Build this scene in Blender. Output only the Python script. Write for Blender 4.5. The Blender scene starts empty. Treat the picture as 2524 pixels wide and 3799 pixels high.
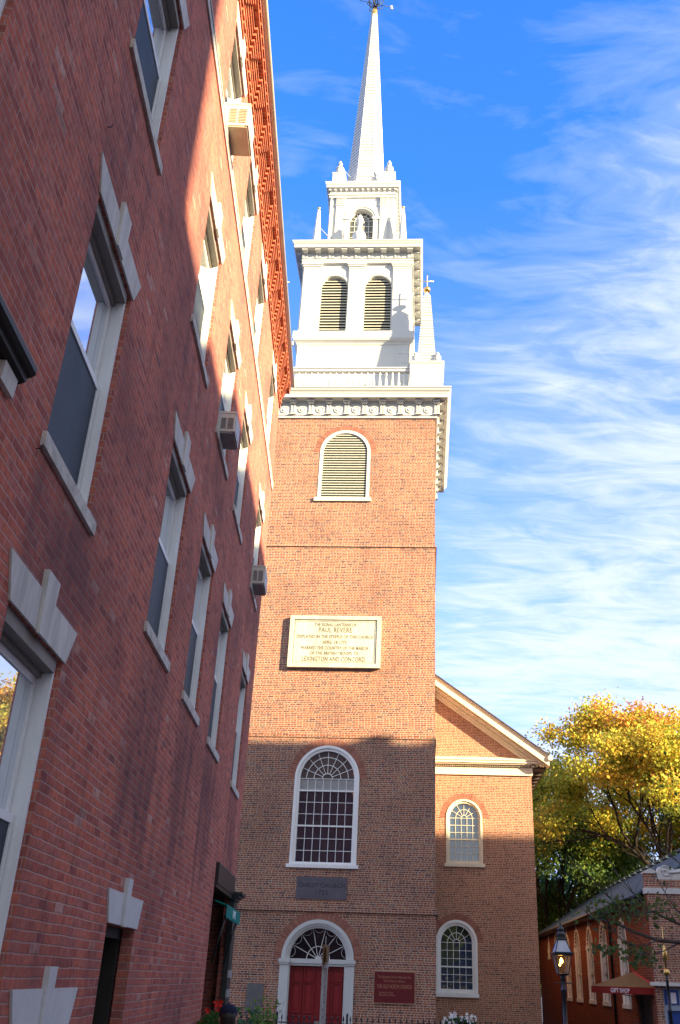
import bpy, bmesh, math, random
from mathutils import Vector, Matrix
from mathutils.geometry import tessellate_polygon
C = bpy.context
COL = C.scene.collection
PI = math.pi
R = math.radians
sin, cos = math.sin, math.cos
rnd = random.Random(7)

# ------------------------------------------------------------------ camera
CAM_P, CAM_R, CAM_Y = R(26.70488), R(1.853836), R(-1.58009)
F_PX, CX, CY, IW, IH = 3437.01, 1411.49, 1904.28, 2524.0, 3799.0
right = Vector((cos(CAM_Y), sin(CAM_Y), 0)); fh = Vector((-sin(CAM_Y), cos(CAM_Y), 0))
fwd = cos(CAM_P) * fh + sin(CAM_P) * Vector((0, 0, 1)); up = -sin(CAM_P) * fh + cos(CAM_P) * Vector((0, 0, 1))
r2 = cos(CAM_R) * right + sin(CAM_R) * up; u2 = -sin(CAM_R) * right + cos(CAM_R) * up
cd = bpy.data.cameras.new('camera'); cam = bpy.data.objects.new('camera', cd); COL.objects.link(cam)
M = Matrix((r2, u2, -fwd)).transposed().to_4x4(); M.translation = Vector((0, 0, 1.6)); cam.matrix_world = M
cd.sensor_fit = 'VERTICAL'; cd.sensor_height = 36; cd.lens = F_PX / IH * 36
cd.shift_x = (IW / 2 - CX) / IH; cd.shift_y = (CY - IH / 2) / IH
cd.clip_start = .05; cd.clip_end = 3000
C.scene.camera = cam

# ------------------------------------------------------------------ church frame, sun, sky
CYAW = R(-4.793279); CO = Vector((0, 33, 0))
SUN_EL = R(16.5); SUN_AZC = R(60)
sc_ = Vector((sin(SUN_AZC) * cos(SUN_EL), -cos(SUN_AZC) * cos(SUN_EL), sin(SUN_EL)))
SUN = Matrix.Rotation(CYAW, 3, 'Z') @ sc_
C.scene.view_settings.view_transform = 'Standard'; C.scene.view_settings.look = 'None'
C.scene.view_settings.exposure = 2.0; C.scene.view_settings.gamma = 1
C.scene.cycles.max_bounces = 8 if hasattr(C.scene, 'cycles') else 8
sl = bpy.data.lights.new('sun', 'SUN'); sl.energy = 4.6; sl.angle = R(.6); sl.color = (1, .79, .45)
so = bpy.data.objects.new('sun', sl); COL.objects.link(so); so.rotation_euler = SUN.to_track_quat('Z', 'Y').to_euler(); so.location = (20, -20, 40)

W = bpy.data.worlds.new('World'); C.scene.world = W; W.use_nodes = True
nt = W.node_tree; nt.nodes.clear()


def nd(nt, t, **k):
    n = nt.nodes.new(t)
    for a, v in k.items():
        if a.startswith('i_'):
            key = a[2:]
            key = int(key) if key.isdigit() else key.replace('_', ' ')
            n.inputs[key].default_value = v
        else:
            setattr(n, a, v)
    return n


def mth(nt, op, a, b=None, c=None):
    n = nt.nodes.new('ShaderNodeMath'); n.operation = op
    for i, x in enumerate((a, b, c)):
        if x is None: continue
        if isinstance(x, (int, float)): n.inputs[i].default_value = x
        else: nt.links.new(x, n.inputs[i])
    return n.outputs[0]


def ramp(nt, fac, stops, interp='LINEAR'):
    n = nt.nodes.new('ShaderNodeValToRGB'); e = n.color_ramp.elements; n.color_ramp.interpolation = interp
    while len(e) < len(stops): e.new(.5)
    for x, (p, c) in zip(e, stops):
        x.position = p; x.color = (*c, 1) if len(c) == 3 else c
    nt.links.new(fac, n.inputs[0])
    return n.outputs[0]


def mixc(nt, fac, a, b, mode='MIX'):
    n = nt.nodes.new('ShaderNodeMix'); n.data_type = 'RGBA'; n.blend_type = mode
    for i, x in ((0, fac), (6, a), (7, b)):
        if isinstance(x, (int, float)): n.inputs[i].default_value = x
        elif isinstance(x, tuple): n.inputs[i].default_value = (*x, 1)
        else: nt.links.new(x, n.inputs[i])
    return n.outputs[2]


def build_world():
    L = nt.links.new
    out = nd(nt, 'ShaderNodeOutputWorld'); bg = nd(nt, 'ShaderNodeBackground'); bg.inputs[1].default_value = .112
    sky = nd(nt, 'ShaderNodeTexSky'); sky.sky_type = 'NISHITA'; sky.sun_disc = False
    sky.sun_elevation = SUN_EL; sky.sun_rotation = math.atan2(SUN.x, SUN.y); sky.ozone_density = 3.0; sky.air_density = 1.1; sky.dust_density = .4
    hs = nd(nt, 'ShaderNodeHueSaturation'); hs.inputs[1].default_value = 1.3; hs.inputs[2].default_value = 1.3; hs.inputs[0].default_value = .511
    tint = mixc(nt, 1.0, sky.outputs[0], (1.06, .985, 1.03), 'MULTIPLY'); L(tint, hs.inputs['Color'])
    tc = nd(nt, 'ShaderNodeTexCoord'); sep = nd(nt, 'ShaderNodeSeparateXYZ'); L(tc.outputs['Generated'], sep.inputs[0])
    mr = nd(nt, 'ShaderNodeMapRange'); L(sep.outputs[2], mr.inputs[0]); mr.inputs[1].default_value = .28; mr.inputs[2].default_value = .72; mr.inputs[3].default_value = .95; mr.inputs[4].default_value = 1.32; L(mr.outputs[0], hs.inputs[1])
    z = mth(nt, 'ADD', mth(nt, 'MAXIMUM', sep.outputs[2], 0.0), .12)
    px = mth(nt, 'DIVIDE', sep.outputs[0], z); py = mth(nt, 'DIVIDE', sep.outputs[1], z)
    cb = nd(nt, 'ShaderNodeCombineXYZ'); L(px, cb.inputs[0]); L(py, cb.inputs[1])
    # long thin streaks
    mp = nd(nt, 'ShaderNodeMapping'); L(cb.outputs[0], mp.inputs[0]); mp.inputs['Rotation'].default_value = (0, 0, R(-22)); mp.inputs['Scale'].default_value = (.8, 2.6, 1)
    n1 = nd(nt, 'ShaderNodeTexNoise'); n1.inputs['Scale'].default_value = 2.1; n1.inputs['Detail'].default_value = 11; n1.inputs['Roughness'].default_value = .62; n1.inputs['Distortion'].default_value = .9
    wp = nd(nt, 'ShaderNodeTexNoise'); wp.inputs['Scale'].default_value = 1.1; wp.inputs['Detail'].default_value = 2; L(cb.outputs[0], wp.inputs['Vector'])
    wv = nd(nt, 'ShaderNodeVectorMath', operation='MULTIPLY_ADD'); L(wp.outputs['Color'], wv.inputs[0]); wv.inputs[1].default_value = (1.1, 1.6, 0); L(mp.outputs[0], wv.inputs[2])
    L(wv.outputs[0], n1.inputs['Vector'])
    # fine ripples
    mp2 = nd(nt, 'ShaderNodeMapping'); L(cb.outputs[0], mp2.inputs[0]); mp2.inputs['Rotation'].default_value = (0, 0, R(8)); mp2.inputs['Scale'].default_value = (2.6, 6.5, 1)
    n2 = nd(nt, 'ShaderNodeTexNoise'); n2.inputs['Scale'].default_value = 2.4; n2.inputs['Detail'].default_value = 8; n2.inputs['Roughness'].default_value = .6; n2.inputs['Distortion'].default_value = 1.1
    L(mp2.outputs[0], n2.inputs['Vector'])
    # broad patches
    n3 = nd(nt, 'ShaderNodeTexNoise'); n3.inputs['Scale'].default_value = .85; n3.inputs['Detail'].default_value = 3
    mp3 = nd(nt, 'ShaderNodeMapping'); L(cb.outputs[0], mp3.inputs[0]); mp3.inputs['Location'].default_value = (3.1, 1.7, 0); L(mp3.outputs[0], n3.inputs['Vector'])
    # coverage rises to the right of the spire and towards the roofs
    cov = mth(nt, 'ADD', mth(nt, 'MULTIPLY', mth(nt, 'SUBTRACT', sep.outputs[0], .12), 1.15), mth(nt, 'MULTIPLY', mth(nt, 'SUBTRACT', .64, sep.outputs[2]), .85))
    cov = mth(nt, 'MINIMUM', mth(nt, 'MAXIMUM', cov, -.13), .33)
    cov = mth(nt, 'ADD', cov, mth(nt, 'MULTIPLY', mth(nt, 'MAXIMUM', mth(nt, 'SUBTRACT', .25, sep.outputs[1]), 0.0), .9))  # extra cloud out of view beside and behind the camera, added to brighten shade
    s = mth(nt, 'ADD', mth(nt, 'MULTIPLY', n1.outputs[0], .62), mth(nt, 'MULTIPLY', n2.outputs[0], .38))
    s = mth(nt, 'ADD', s, mth(nt, 'MULTIPLY', mth(nt, 'SUBTRACT', n3.outputs[0], .5), .5))
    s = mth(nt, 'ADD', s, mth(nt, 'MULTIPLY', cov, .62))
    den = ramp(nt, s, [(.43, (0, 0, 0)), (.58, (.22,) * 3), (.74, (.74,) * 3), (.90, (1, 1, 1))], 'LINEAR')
    lowt = ramp(nt, sep.outputs[2], [(.10, (.34, .48, 1.02)), (.42, (.56, .70, 1.05)), (.74, (1, 1, 1))])
    blue = mixc(nt, 1.0, hs.outputs[0], lowt, 'MULTIPLY')
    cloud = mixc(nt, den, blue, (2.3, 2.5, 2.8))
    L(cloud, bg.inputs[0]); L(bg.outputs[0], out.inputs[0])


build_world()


# ------------------------------------------------------------------ materials
def newmat(name):
    m = bpy.data.materials.new(name); m.use_nodes = True
    t = m.node_tree; b = t.nodes['Principled BSDF']
    return m, t, b


def bump(t, b, h, strength, dist=.01):
    n = nd(t, 'ShaderNodeBump'); n.inputs['Strength'].default_value = strength; n.inputs['Distance'].default_value = dist
    t.links.new(h, n.inputs['Height']); t.links.new(n.outputs[0], b.inputs['Normal'])


def plain(name, col, rough=.6, spec=.4, metal=0, var=.12, scale=6, bmp=.0, streak=False):
    m, t, b = newmat(name)
    tc = nd(t, 'ShaderNodeTexCoord'); mp = nd(t, 'ShaderNodeMapping'); t.links.new(tc.outputs['Object'], mp.inputs[0])
    if streak: mp.inputs['Scale'].default_value = (1, 1, .18)
    n = nd(t, 'ShaderNodeTexNoise'); n.inputs['Scale'].default_value = scale; n.inputs['Detail'].default_value = 6; t.links.new(mp.outputs[0], n.inputs['Vector'])
    n2 = nd(t, 'ShaderNodeTexNoise'); n2.inputs['Scale'].default_value = scale * 9; n2.inputs['Detail'].default_value = 3; t.links.new(mp.outputs[0], n2.inputs['Vector'])
    f = mth(t, 'ADD', mth(t, 'MULTIPLY', n.outputs[0], .65), mth(t, 'MULTIPLY', n2.outputs[0], .35))
    c = ramp(t, f, [(.3, tuple(x * (1 - var) for x in col)), (.7, tuple(min(1, x * (1 + var)) for x in col))])
    t.links.new(c, b.inputs['Base Color'])
    b.inputs['Roughness'].default_value = rough; b.inputs['Specular IOR Level'].default_value = spec; b.inputs['Metallic'].default_value = metal
    if bmp: bump(t, b, f, bmp, .004)
    return m


def brick(name, L_, H, mort, stops, mcol, pattern='running', uv=False, bm=.5, stain=.25, mnoise=.004, stain_col=None, proud=1.0, sills=False):
    m, t, b = newmat(name); K = t.links.new
    tc = nd(t, 'ShaderNodeTexCoord')
    if uv:
        s = nd(t, 'ShaderNodeSeparateXYZ'); K(tc.outputs['UV'], s.inputs[0]); u, v = s.outputs[0], s.outputs[1]
    else:
        s = nd(t, 'ShaderNodeSeparateXYZ'); K(tc.outputs['Object'], s.inputs[0])
        nn = nd(t, 'ShaderNodeSeparateXYZ'); K(tc.outputs['Normal'], nn.inputs[0])
        isx = mth(t, 'GREATER_THAN', mth(t, 'ABSOLUTE', nn.outputs[0]), .7)
        isz = mth(t, 'GREATER_THAN', mth(t, 'ABSOLUTE', nn.outputs[2]), .7)
        u = mth(t, 'ADD', mth(t, 'MULTIPLY', s.outputs[1], isx), mth(t, 'MULTIPLY', s.outputs[0], mth(t, 'SUBTRACT', 1, isx)))
        v = mth(t, 'ADD', mth(t, 'MULTIPLY', s.outputs[2], mth(t, 'SUBTRACT', 1, isz)), mth(t, 'MULTIPLY', s.outputs[1], isz))
        v = mth(t, 'ADD', v, 20.0); u = mth(t, 'ADD', u, 40.0)
    vec = nd(t, 'ShaderNodeCombineXYZ'); K(u, vec.inputs[0]); K(v, vec.inputs[1])
    wob = nd(t, 'ShaderNodeTexNoise'); wob.inputs['Scale'].default_value = 2.3; wob.inputs['Detail'].default_value = 4; K(vec.outputs[0], wob.inputs['Vector'])
    v = mth(t, 'ADD', v, mth(t, 'MULTIPLY', mth(t, 'SUBTRACT', wob.outputs[0], .5), H * .34))
    vv = mth(t, 'DIVIDE', v, H); row = mth(t, 'FLOOR', vv); fv = mth(t, 'FRACT', vv)
    par = mth(t, 'MODULO', row, 2)
    wr = nd(t, 'ShaderNodeTexWhiteNoise', noise_dimensions='1D'); K(row, wr.inputs['W'])
    if pattern == 'english':
        Lr = mth(t, 'MULTIPLY', mth(t, 'SUBTRACT', 1, mth(t, 'MULTIPLY', par, .5)), L_)
        uu = mth(t, 'ADD', mth(t, 'DIVIDE', u, Lr), mth(t, 'ADD', mth(t, 'MULTIPLY', par, .25), mth(t, 'MULTIPLY', wr.outputs[0], .6)))
    elif pattern == 'arch':
        Lr = L_; uu = mth(t, 'DIVIDE', u, Lr)
    else:
        Lr = L_
        uu = mth(t, 'ADD', mth(t, 'DIVIDE', u, Lr), mth(t, 'ADD', mth(t, 'MULTIPLY', par, .5), mth(t, 'MULTIPLY', wr.outputs[0], .14)))
    colm = mth(t, 'FLOOR', uu); fu = mth(t, 'FRACT', uu)
    du = mth(t, 'MULTIPLY', mth(t, 'MINIMUM', fu, mth(t, 'SUBTRACT', 1, fu)), Lr)
    if pattern == 'running': du = mth(t, 'ADD', mth(t, 'MULTIPLY', du, 1.25), .0006)
    dv = mth(t, 'MULTIPLY', mth(t, 'MINIMUM', fv, mth(t, 'SUBTRACT', 1, fv)), H)
    fine = nd(t, 'ShaderNodeTexNoise'); fine.inputs['Scale'].default_value = 38; fine.inputs['Detail'].default_value = 5; K(vec.outputs[0], fine.inputs['Vector'])
    d = mth(t, 'ADD', mth(t, 'MINIMUM', du, dv), mth(t, 'MULTIPLY', mth(t, 'SUBTRACT', fine.outputs[0], .5), mnoise))
    mask = nd(t, 'ShaderNodeMapRange', interpolation_type='SMOOTHSTEP'); K(d, mask.inputs[0])
    mask.inputs[1].default_value = mort * .5 - .0015; mask.inputs[2].default_value = mort * .5 + .0022
    idv = nd(t, 'ShaderNodeCombineXYZ'); K(colm, idv.inputs[0]); K(row, idv.inputs[1])
    wn = nd(t, 'ShaderNodeTexWhiteNoise', noise_dimensions='2D'); K(idv.outputs[0], wn.inputs['Vector'])
    bc = ramp(t, wn.outputs[0], stops)
    fine2 = nd(t, 'ShaderNodeTexNoise'); fine2.inputs['Scale'].default_value = 16; fine2.inputs['Detail'].default_value = 7; fine2.inputs['Roughness'].default_value = .65; K(vec.outputs[0], fine2.inputs['Vector'])
    fm = ramp(t, fine2.outputs[0], [(.25, (.55, .55, .57)), (.48, (1, 1, 1)), (.78, (1.5, 1.5, 1.5))])
    bc = mixc(t, 1.0, bc, fm, 'MULTIPLY')
    big = nd(t, 'ShaderNodeTexNoise'); big.inputs['Scale'].default_value = .55; big.inputs['Detail'].default_value = 6; big.inputs['Roughness'].default_value = .6; K(vec.outputs[0], big.inputs['Vector'])
    sf = mth(t, 'MULTIPLY', ramp(t, big.outputs[0], [(.45, (0, 0, 0)), (.68, (1, 1, 1))]), stain)
    col = mixc(t, mask.outputs[0], mcol, bc)
    # soot / old whitewash streaks with a shape of their own
    stv = nd(t, 'ShaderNodeCombineXYZ'); K(mth(t, 'MULTIPLY', u, 3.2), stv.inputs[0]); K(mth(t, 'MULTIPLY', v, .35), stv.inputs[1])
    stn = nd(t, 'ShaderNodeTexNoise'); stn.inputs['Scale'].default_value = 1.3; stn.inputs['Detail'].default_value = 5; K(stv.outputs[0], stn.inputs['Vector'])
    sf2 = mth(t, 'MULTIPLY', ramp(t, stn.outputs[0], [(.52, (0, 0, 0)), (.72, (1, 1, 1))]), stain * .8)
    col = mixc(t, sf, col, stain_col or (.07, .035, .04))
    col = mixc(t, mth(t, 'MULTIPLY', sf2, .6), col, (.10, .06, .065))
    if sills:      # rain-washed soot below the window sills
        def band(x, a, b_, e):
            r0 = nd(t, 'ShaderNodeMapRange', interpolation_type='SMOOTHSTEP'); K(x, r0.inputs[0]); r0.inputs[1].default_value = a - e; r0.inputs[2].default_value = a + e
            r1 = nd(t, 'ShaderNodeMapRange', interpolation_type='SMOOTHSTEP'); K(x, r1.inputs[0]); r1.inputs[1].default_value = b_ - e; r1.inputs[2].default_value = b_ + e
            return mth(t, 'SUBTRACT', r0.outputs[0], r1.outputs[0])
        wu = mth(t, 'ADD', u, mth(t, 'MULTIPLY', mth(t, 'SUBTRACT', wob.outputs[0], .5), .5))
        U = None
        for y0, y1 in ((4.9, 6.3), (8.3, 9.7), (10.7, 12.0), (13.0, 14.3), (16.2, 17.5)):
            q = band(wu, 40 + y0, 40 + y1, .12); U = q if U is None else mth(t, 'ADD', U, q)
        V = mth(t, 'ADD', mth(t, 'MULTIPLY', band(v, 22.7, 24.44, .5), 1.0), mth(t, 'MULTIPLY', band(v, 27.3, 28.06, .3), .55))
        ms = mth(t, 'MULTIPLY', mth(t, 'MULTIPLY', U, V), mth(t, 'ADD', .25, ramp(t, stn.outputs[0], [(.35, (0, 0, 0)), (.65, (1, 1, 1))])))
        col = mixc(t, mth(t, 'MULTIPLY', mth(t, 'MINIMUM', ms, 1.0), .45), col, (.085, .055, .07))
    K(col, b.inputs['Base Color'])
    b.inputs['Roughness'].default_value = .9; b.inputs['Specular IOR Level'].default_value = .1
    h = mth(t, 'ADD', mth(t, 'MULTIPLY', mask.outputs[0], proud), mth(t, 'ADD', mth(t, 'MULTIPLY', fine2.outputs[0], .5), mth(t, 'MULTIPLY', wn.outputs[0], .25)))
    bump(t, b, h, bm, .006)
    return m


def glass(name, col=(.012, .016, .02), spec=.8, rough=.02, ior=1.6, wave=.0):
    m, t, b = newmat(name); b.inputs['Base Color'].default_value = (*col, 1); b.inputs['Roughness'].default_value = rough
    b.inputs['IOR'].default_value = ior; b.inputs['Specular IOR Level'].default_value = spec
    if wave:
        tc = nd(t, 'ShaderNodeTexCoord'); n = nd(t, 'ShaderNodeTexNoise'); n.inputs['Scale'].default_value = 2.6; t.links.new(tc.outputs['Object'], n.inputs['Vector'])
        bump(t, b, n.outputs[0], wave, .03)
    return m


MB_WALL = brick('brick_apartment', .203, .0667, .0095,
                [(0, (.32, .098, .085)), (.3, (.48, .138, .098)), (.62, (.55, .165, .112)), (.86, (.43, .15, .13)), (.975, (.46, .15, .105)), (.995, (.56, .32, .27)), (1, (.22, .08, .075))],
                (.50, .31, .27), "running", bm=.7, stain=.58, sills=True, mnoise=.007, stain_col=(.13, .065, .075))
MB_CORB = brick('brick_corbel', .203, .0667, .009, [(0, (.32, .075, .042)), (.5, (.44, .105, .055)), (1, (.50, .15, .08))], (.50, .34, .26), 'running', bm=.5, stain=.25)
MB_CH = brick('brick_church', .222, .0675, .0135,
              [(0, (.12, .054, .05)), (.1, (.18, .073, .056)), (.45, (.275, .1, .060)), (.75, (.325, .127, .066)), (.94, (.29, .152, .09)), (1, (.18, .12, .10))],
              (.56, .46, .385), 'english', bm=.5, stain=.26, mnoise=.008)
MB_NAVE = brick('brick_nave', .222, .0675, .0145,
                [(0, (.19, .078, .055)), (.2, (.30, .115, .068)), (.55, (.37, .148, .082)), (.85, (.41, .172, .095)), (1, (.28, .14, .095))],
                (.56, .46, .38), 'english', bm=.5, stain=.16, mnoise=.006)
MB_ARCH = brick('brick_arch', .068, .30, .008, [(0, (.22, .085, .066)), (.5, (.29, .11, .08)), (1, (.33, .14, .10))], (.42, .31, .26), 'arch', uv=True, bm=.5, stain=.1)
MB_CHAP = brick('brick_chapel', .21, .0675, .012, [(0, (.13, .025, .015)), (.4, (.22, .042, .02)), (.8, (.28, .06, .028)), (1, (.15, .045, .035))], (.30, .17, .12), 'english', bm=.5, stain=.2)
MB_ROW = brick('brick_rowhouse', .203, .0667, .01, [(0, (.20, .06, .04)), (.5, (.27, .09, .06)), (1, (.32, .12, .08))], (.42, .34, .30), 'running', bm=.4, stain=.2)
WHITE = plain('paint_white', (.57, .58, .58), .55, .35, var=.05, scale=1.6, bmp=.05, streak=True)
CREAM = plain('paint_cream', (.72, .66, .53), .55, .35, var=.07, scale=2, bmp=.05, streak=True)
FRAME = plain('paint_window_frame', (.84, .85, .86), .45, .4, var=.07, scale=4, bmp=.04, streak=True)
STONE = plain('limestone', (.58, .56, .53), .8, .25, var=.30, scale=4.5, bmp=.4, streak=True)
SILL = plain('granite_sill', (.56, .53, .49), .85, .25, var=.38, scale=9, bmp=.4)
TAUPE = plain('head_taupe', (.24, .215, .19), .6, .3, var=.12, scale=4, streak=True)  # window heads only, toned darker than the white frames
BLACK = plain('paint_black', (.012, .014, .016), .35, .5, var=.3, scale=5)
IRON = plain('wrought_iron', (.014, .014, .02), .5, .5, var=.3, scale=8)
HOODM = plain('dark_tin', (.022, .021, .018), .6, .4, var=.3, scale=6)
GUTTER = plain('copper_gutter_cream', (.60, .53, .40), .55, .3, var=.12, scale=3)
TAR = plain('tar_roof', (.02, .021, .024), .8, .2, var=.3)
GOLD = plain('gilding', (.83, .53, .16), .28, .5, 1.0, var=.12)
GLASS = glass('glass_sky_pane', (.70, .76, .82), .9, .012, 1.8); GLASS.node_tree.nodes['Principled BSDF'].inputs['Metallic'].default_value = .75
SCREEN = plain('insect_screen', (.030, .042, .062), .55, .18, var=.25, scale=5)
GLASSC = glass('glass_church', (.018, .024, .032), .85, .03, 1.75, wave=.18)
GLASSN = glass('glass_church_upper', (.03, .055, .10), .9, .02, 1.8, wave=.12)
GLASSD = glass('glass_dark', (.008, .01, .012), .6, .04, 1.5)
LOUV = plain('louvre_paint', (.46, .46, .41), .6, .3, var=.08)
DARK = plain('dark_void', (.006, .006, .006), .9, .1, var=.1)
DOORRED = plain('door_paint_red', (.24, .014, .018), .42, .45, var=.12, scale=3, streak=True)
SLATE = brick('slate_roof', .26, .17, .006, [(0, (.05, .085, .12)), (.5, (.07, .115, .155)), (1, (.10, .145, .18))], (.03, .035, .04), 'running', bm=.6, stain=.2, stain_col=(.05, .06, .06))
SHING = brick('shingle_roof', .3, .16, .006, [(0, (.05, .05, .052)), (.5, (.07, .07, .07)), (1, (.10, .095, .09))], (.03, .03, .03), 'running', bm=.6, stain=.2)
PLAQ = plain('sandstone_plaque', (.50, .49, .42), .75, .25, var=.26, scale=2.2, bmp=.15, streak=True)
PLAQT = plain('plaque_letter', (.15, .14, .10), .8, .2)
SLATEP = plain('slate_plaque', (.115, .105, .135), .6, .35, var=.2, scale=3)
SLATET = plain('slate_letter', (.055, .052, .065), .7, .3)
BRONZE = plain('bronze_plate', (.13, .13, .135), .5, .45, var=.25, scale=5)
SIGNRED = plain('sign_red', (.135, .010, .016), .4, .4, var=.1)
SIGNGOLD = plain('sign_gold_leaf', (.42, .20, .12), .5, .4)
TEAL = plain('awning_teal', (.0, .20, .17), .75, .2, var=.15)
TEALW = plain('awning_letter', (.75, .85, .84), .7, .2)
CANVAS = plain('awning_brown', (.20, .115, .05), .8, .15, var=.15)
CANRED = plain('awning_red', (.22, .02, .018), .8, .15, var=.15)
STEEL = plain('galvanised_steel', (.50, .53, .57), .45, .5, .35, var=.25, scale=12)
WOOD = plain('weathered_wood', (.22, .14, .075), .75, .2, var=.4, scale=6, streak=True)
BLUE = plain('paint_blue', (.02, .065, .30), .45, .4)
BLUE2 = plain('paint_pale_blue', (.30, .38, .52), .5, .4)
PAPER = plain('paper', (.72, .72, .80), .7, .2, var=.04)
ACW = plain('ac_casing', (.62, .62, .58), .45, .4, var=.06)
ACG = plain('ac_grille', (.30, .30, .30), .5, .4, var=.2)
ACU = plain('ac_underside', (.42, .38, .30), .6, .3, var=.15)
SCROLLW = plain('limestone_pale', (.60, .60, .60), .75, .25, var=.12, scale=3, bmp=.15)
BARK = plain('bark', (.03, .023, .02), .9, .15, var=.45, scale=9, bmp=.4)
BARKG = plain('bark_grey', (.085, .075, .07), .9, .15, var=.4, scale=12, bmp=.4)
ASPH = plain('asphalt', (.05, .05, .052), .9, .2, var=.25, scale=8, bmp=.2)
PAVE = plain('concrete', (.30, .29, .27), .85, .2, var=.15, scale=4, bmp=.15)
EARTH = plain('earth', (.10, .085, .06), .95, .1, var=.3, scale=2)


def emis(name, col, s):
    m, t, b = newmat(name); b.inputs['Base Color'].default_value = (*col, 1)
    b.inputs['Emission Color'].default_value = (*col, 1); b.inputs['Emission Strength'].default_value = s
    return m


FLAME = emis('gas_flame', (1, .45, .08), 5.0)


def lampglass():
    m, t, b = newmat('lamp_glass'); b.inputs['Base Color'].default_value = (.75, .72, .62, 1); b.inputs['Roughness'].default_value = .12
    b.inputs['Transmission Weight'].default_value = .9; b.inputs['IOR'].default_value = 1.1; b.inputs['Alpha'].default_value = .55
    return m


LGLASS = lampglass()


def leafmat(name):
    m, t, b = newmat(name); a = nd(t, 'ShaderNodeAttribute'); a.attribute_name = 'leafcol'
    t.links.new(a.outputs['Color'], b.inputs['Base Color']); b.inputs['Roughness'].default_value = .65; b.inputs['Specular IOR Level'].default_value = .25
    tr = nd(t, 'ShaderNodeBsdfTranslucent'); t.links.new(a.outputs['Color'], tr.inputs[0])
    mx = nd(t, 'ShaderNodeMixShader'); mx.inputs[0].default_value = .42
    t.links.new(b.outputs[0], mx.inputs[1]); t.links.new(tr.outputs[0], mx.inputs[2])
    t.links.new(mx.outputs[0], t.nodes['Material Output'].inputs[0])
    return m


LEAF = leafmat('leaf')


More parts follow.
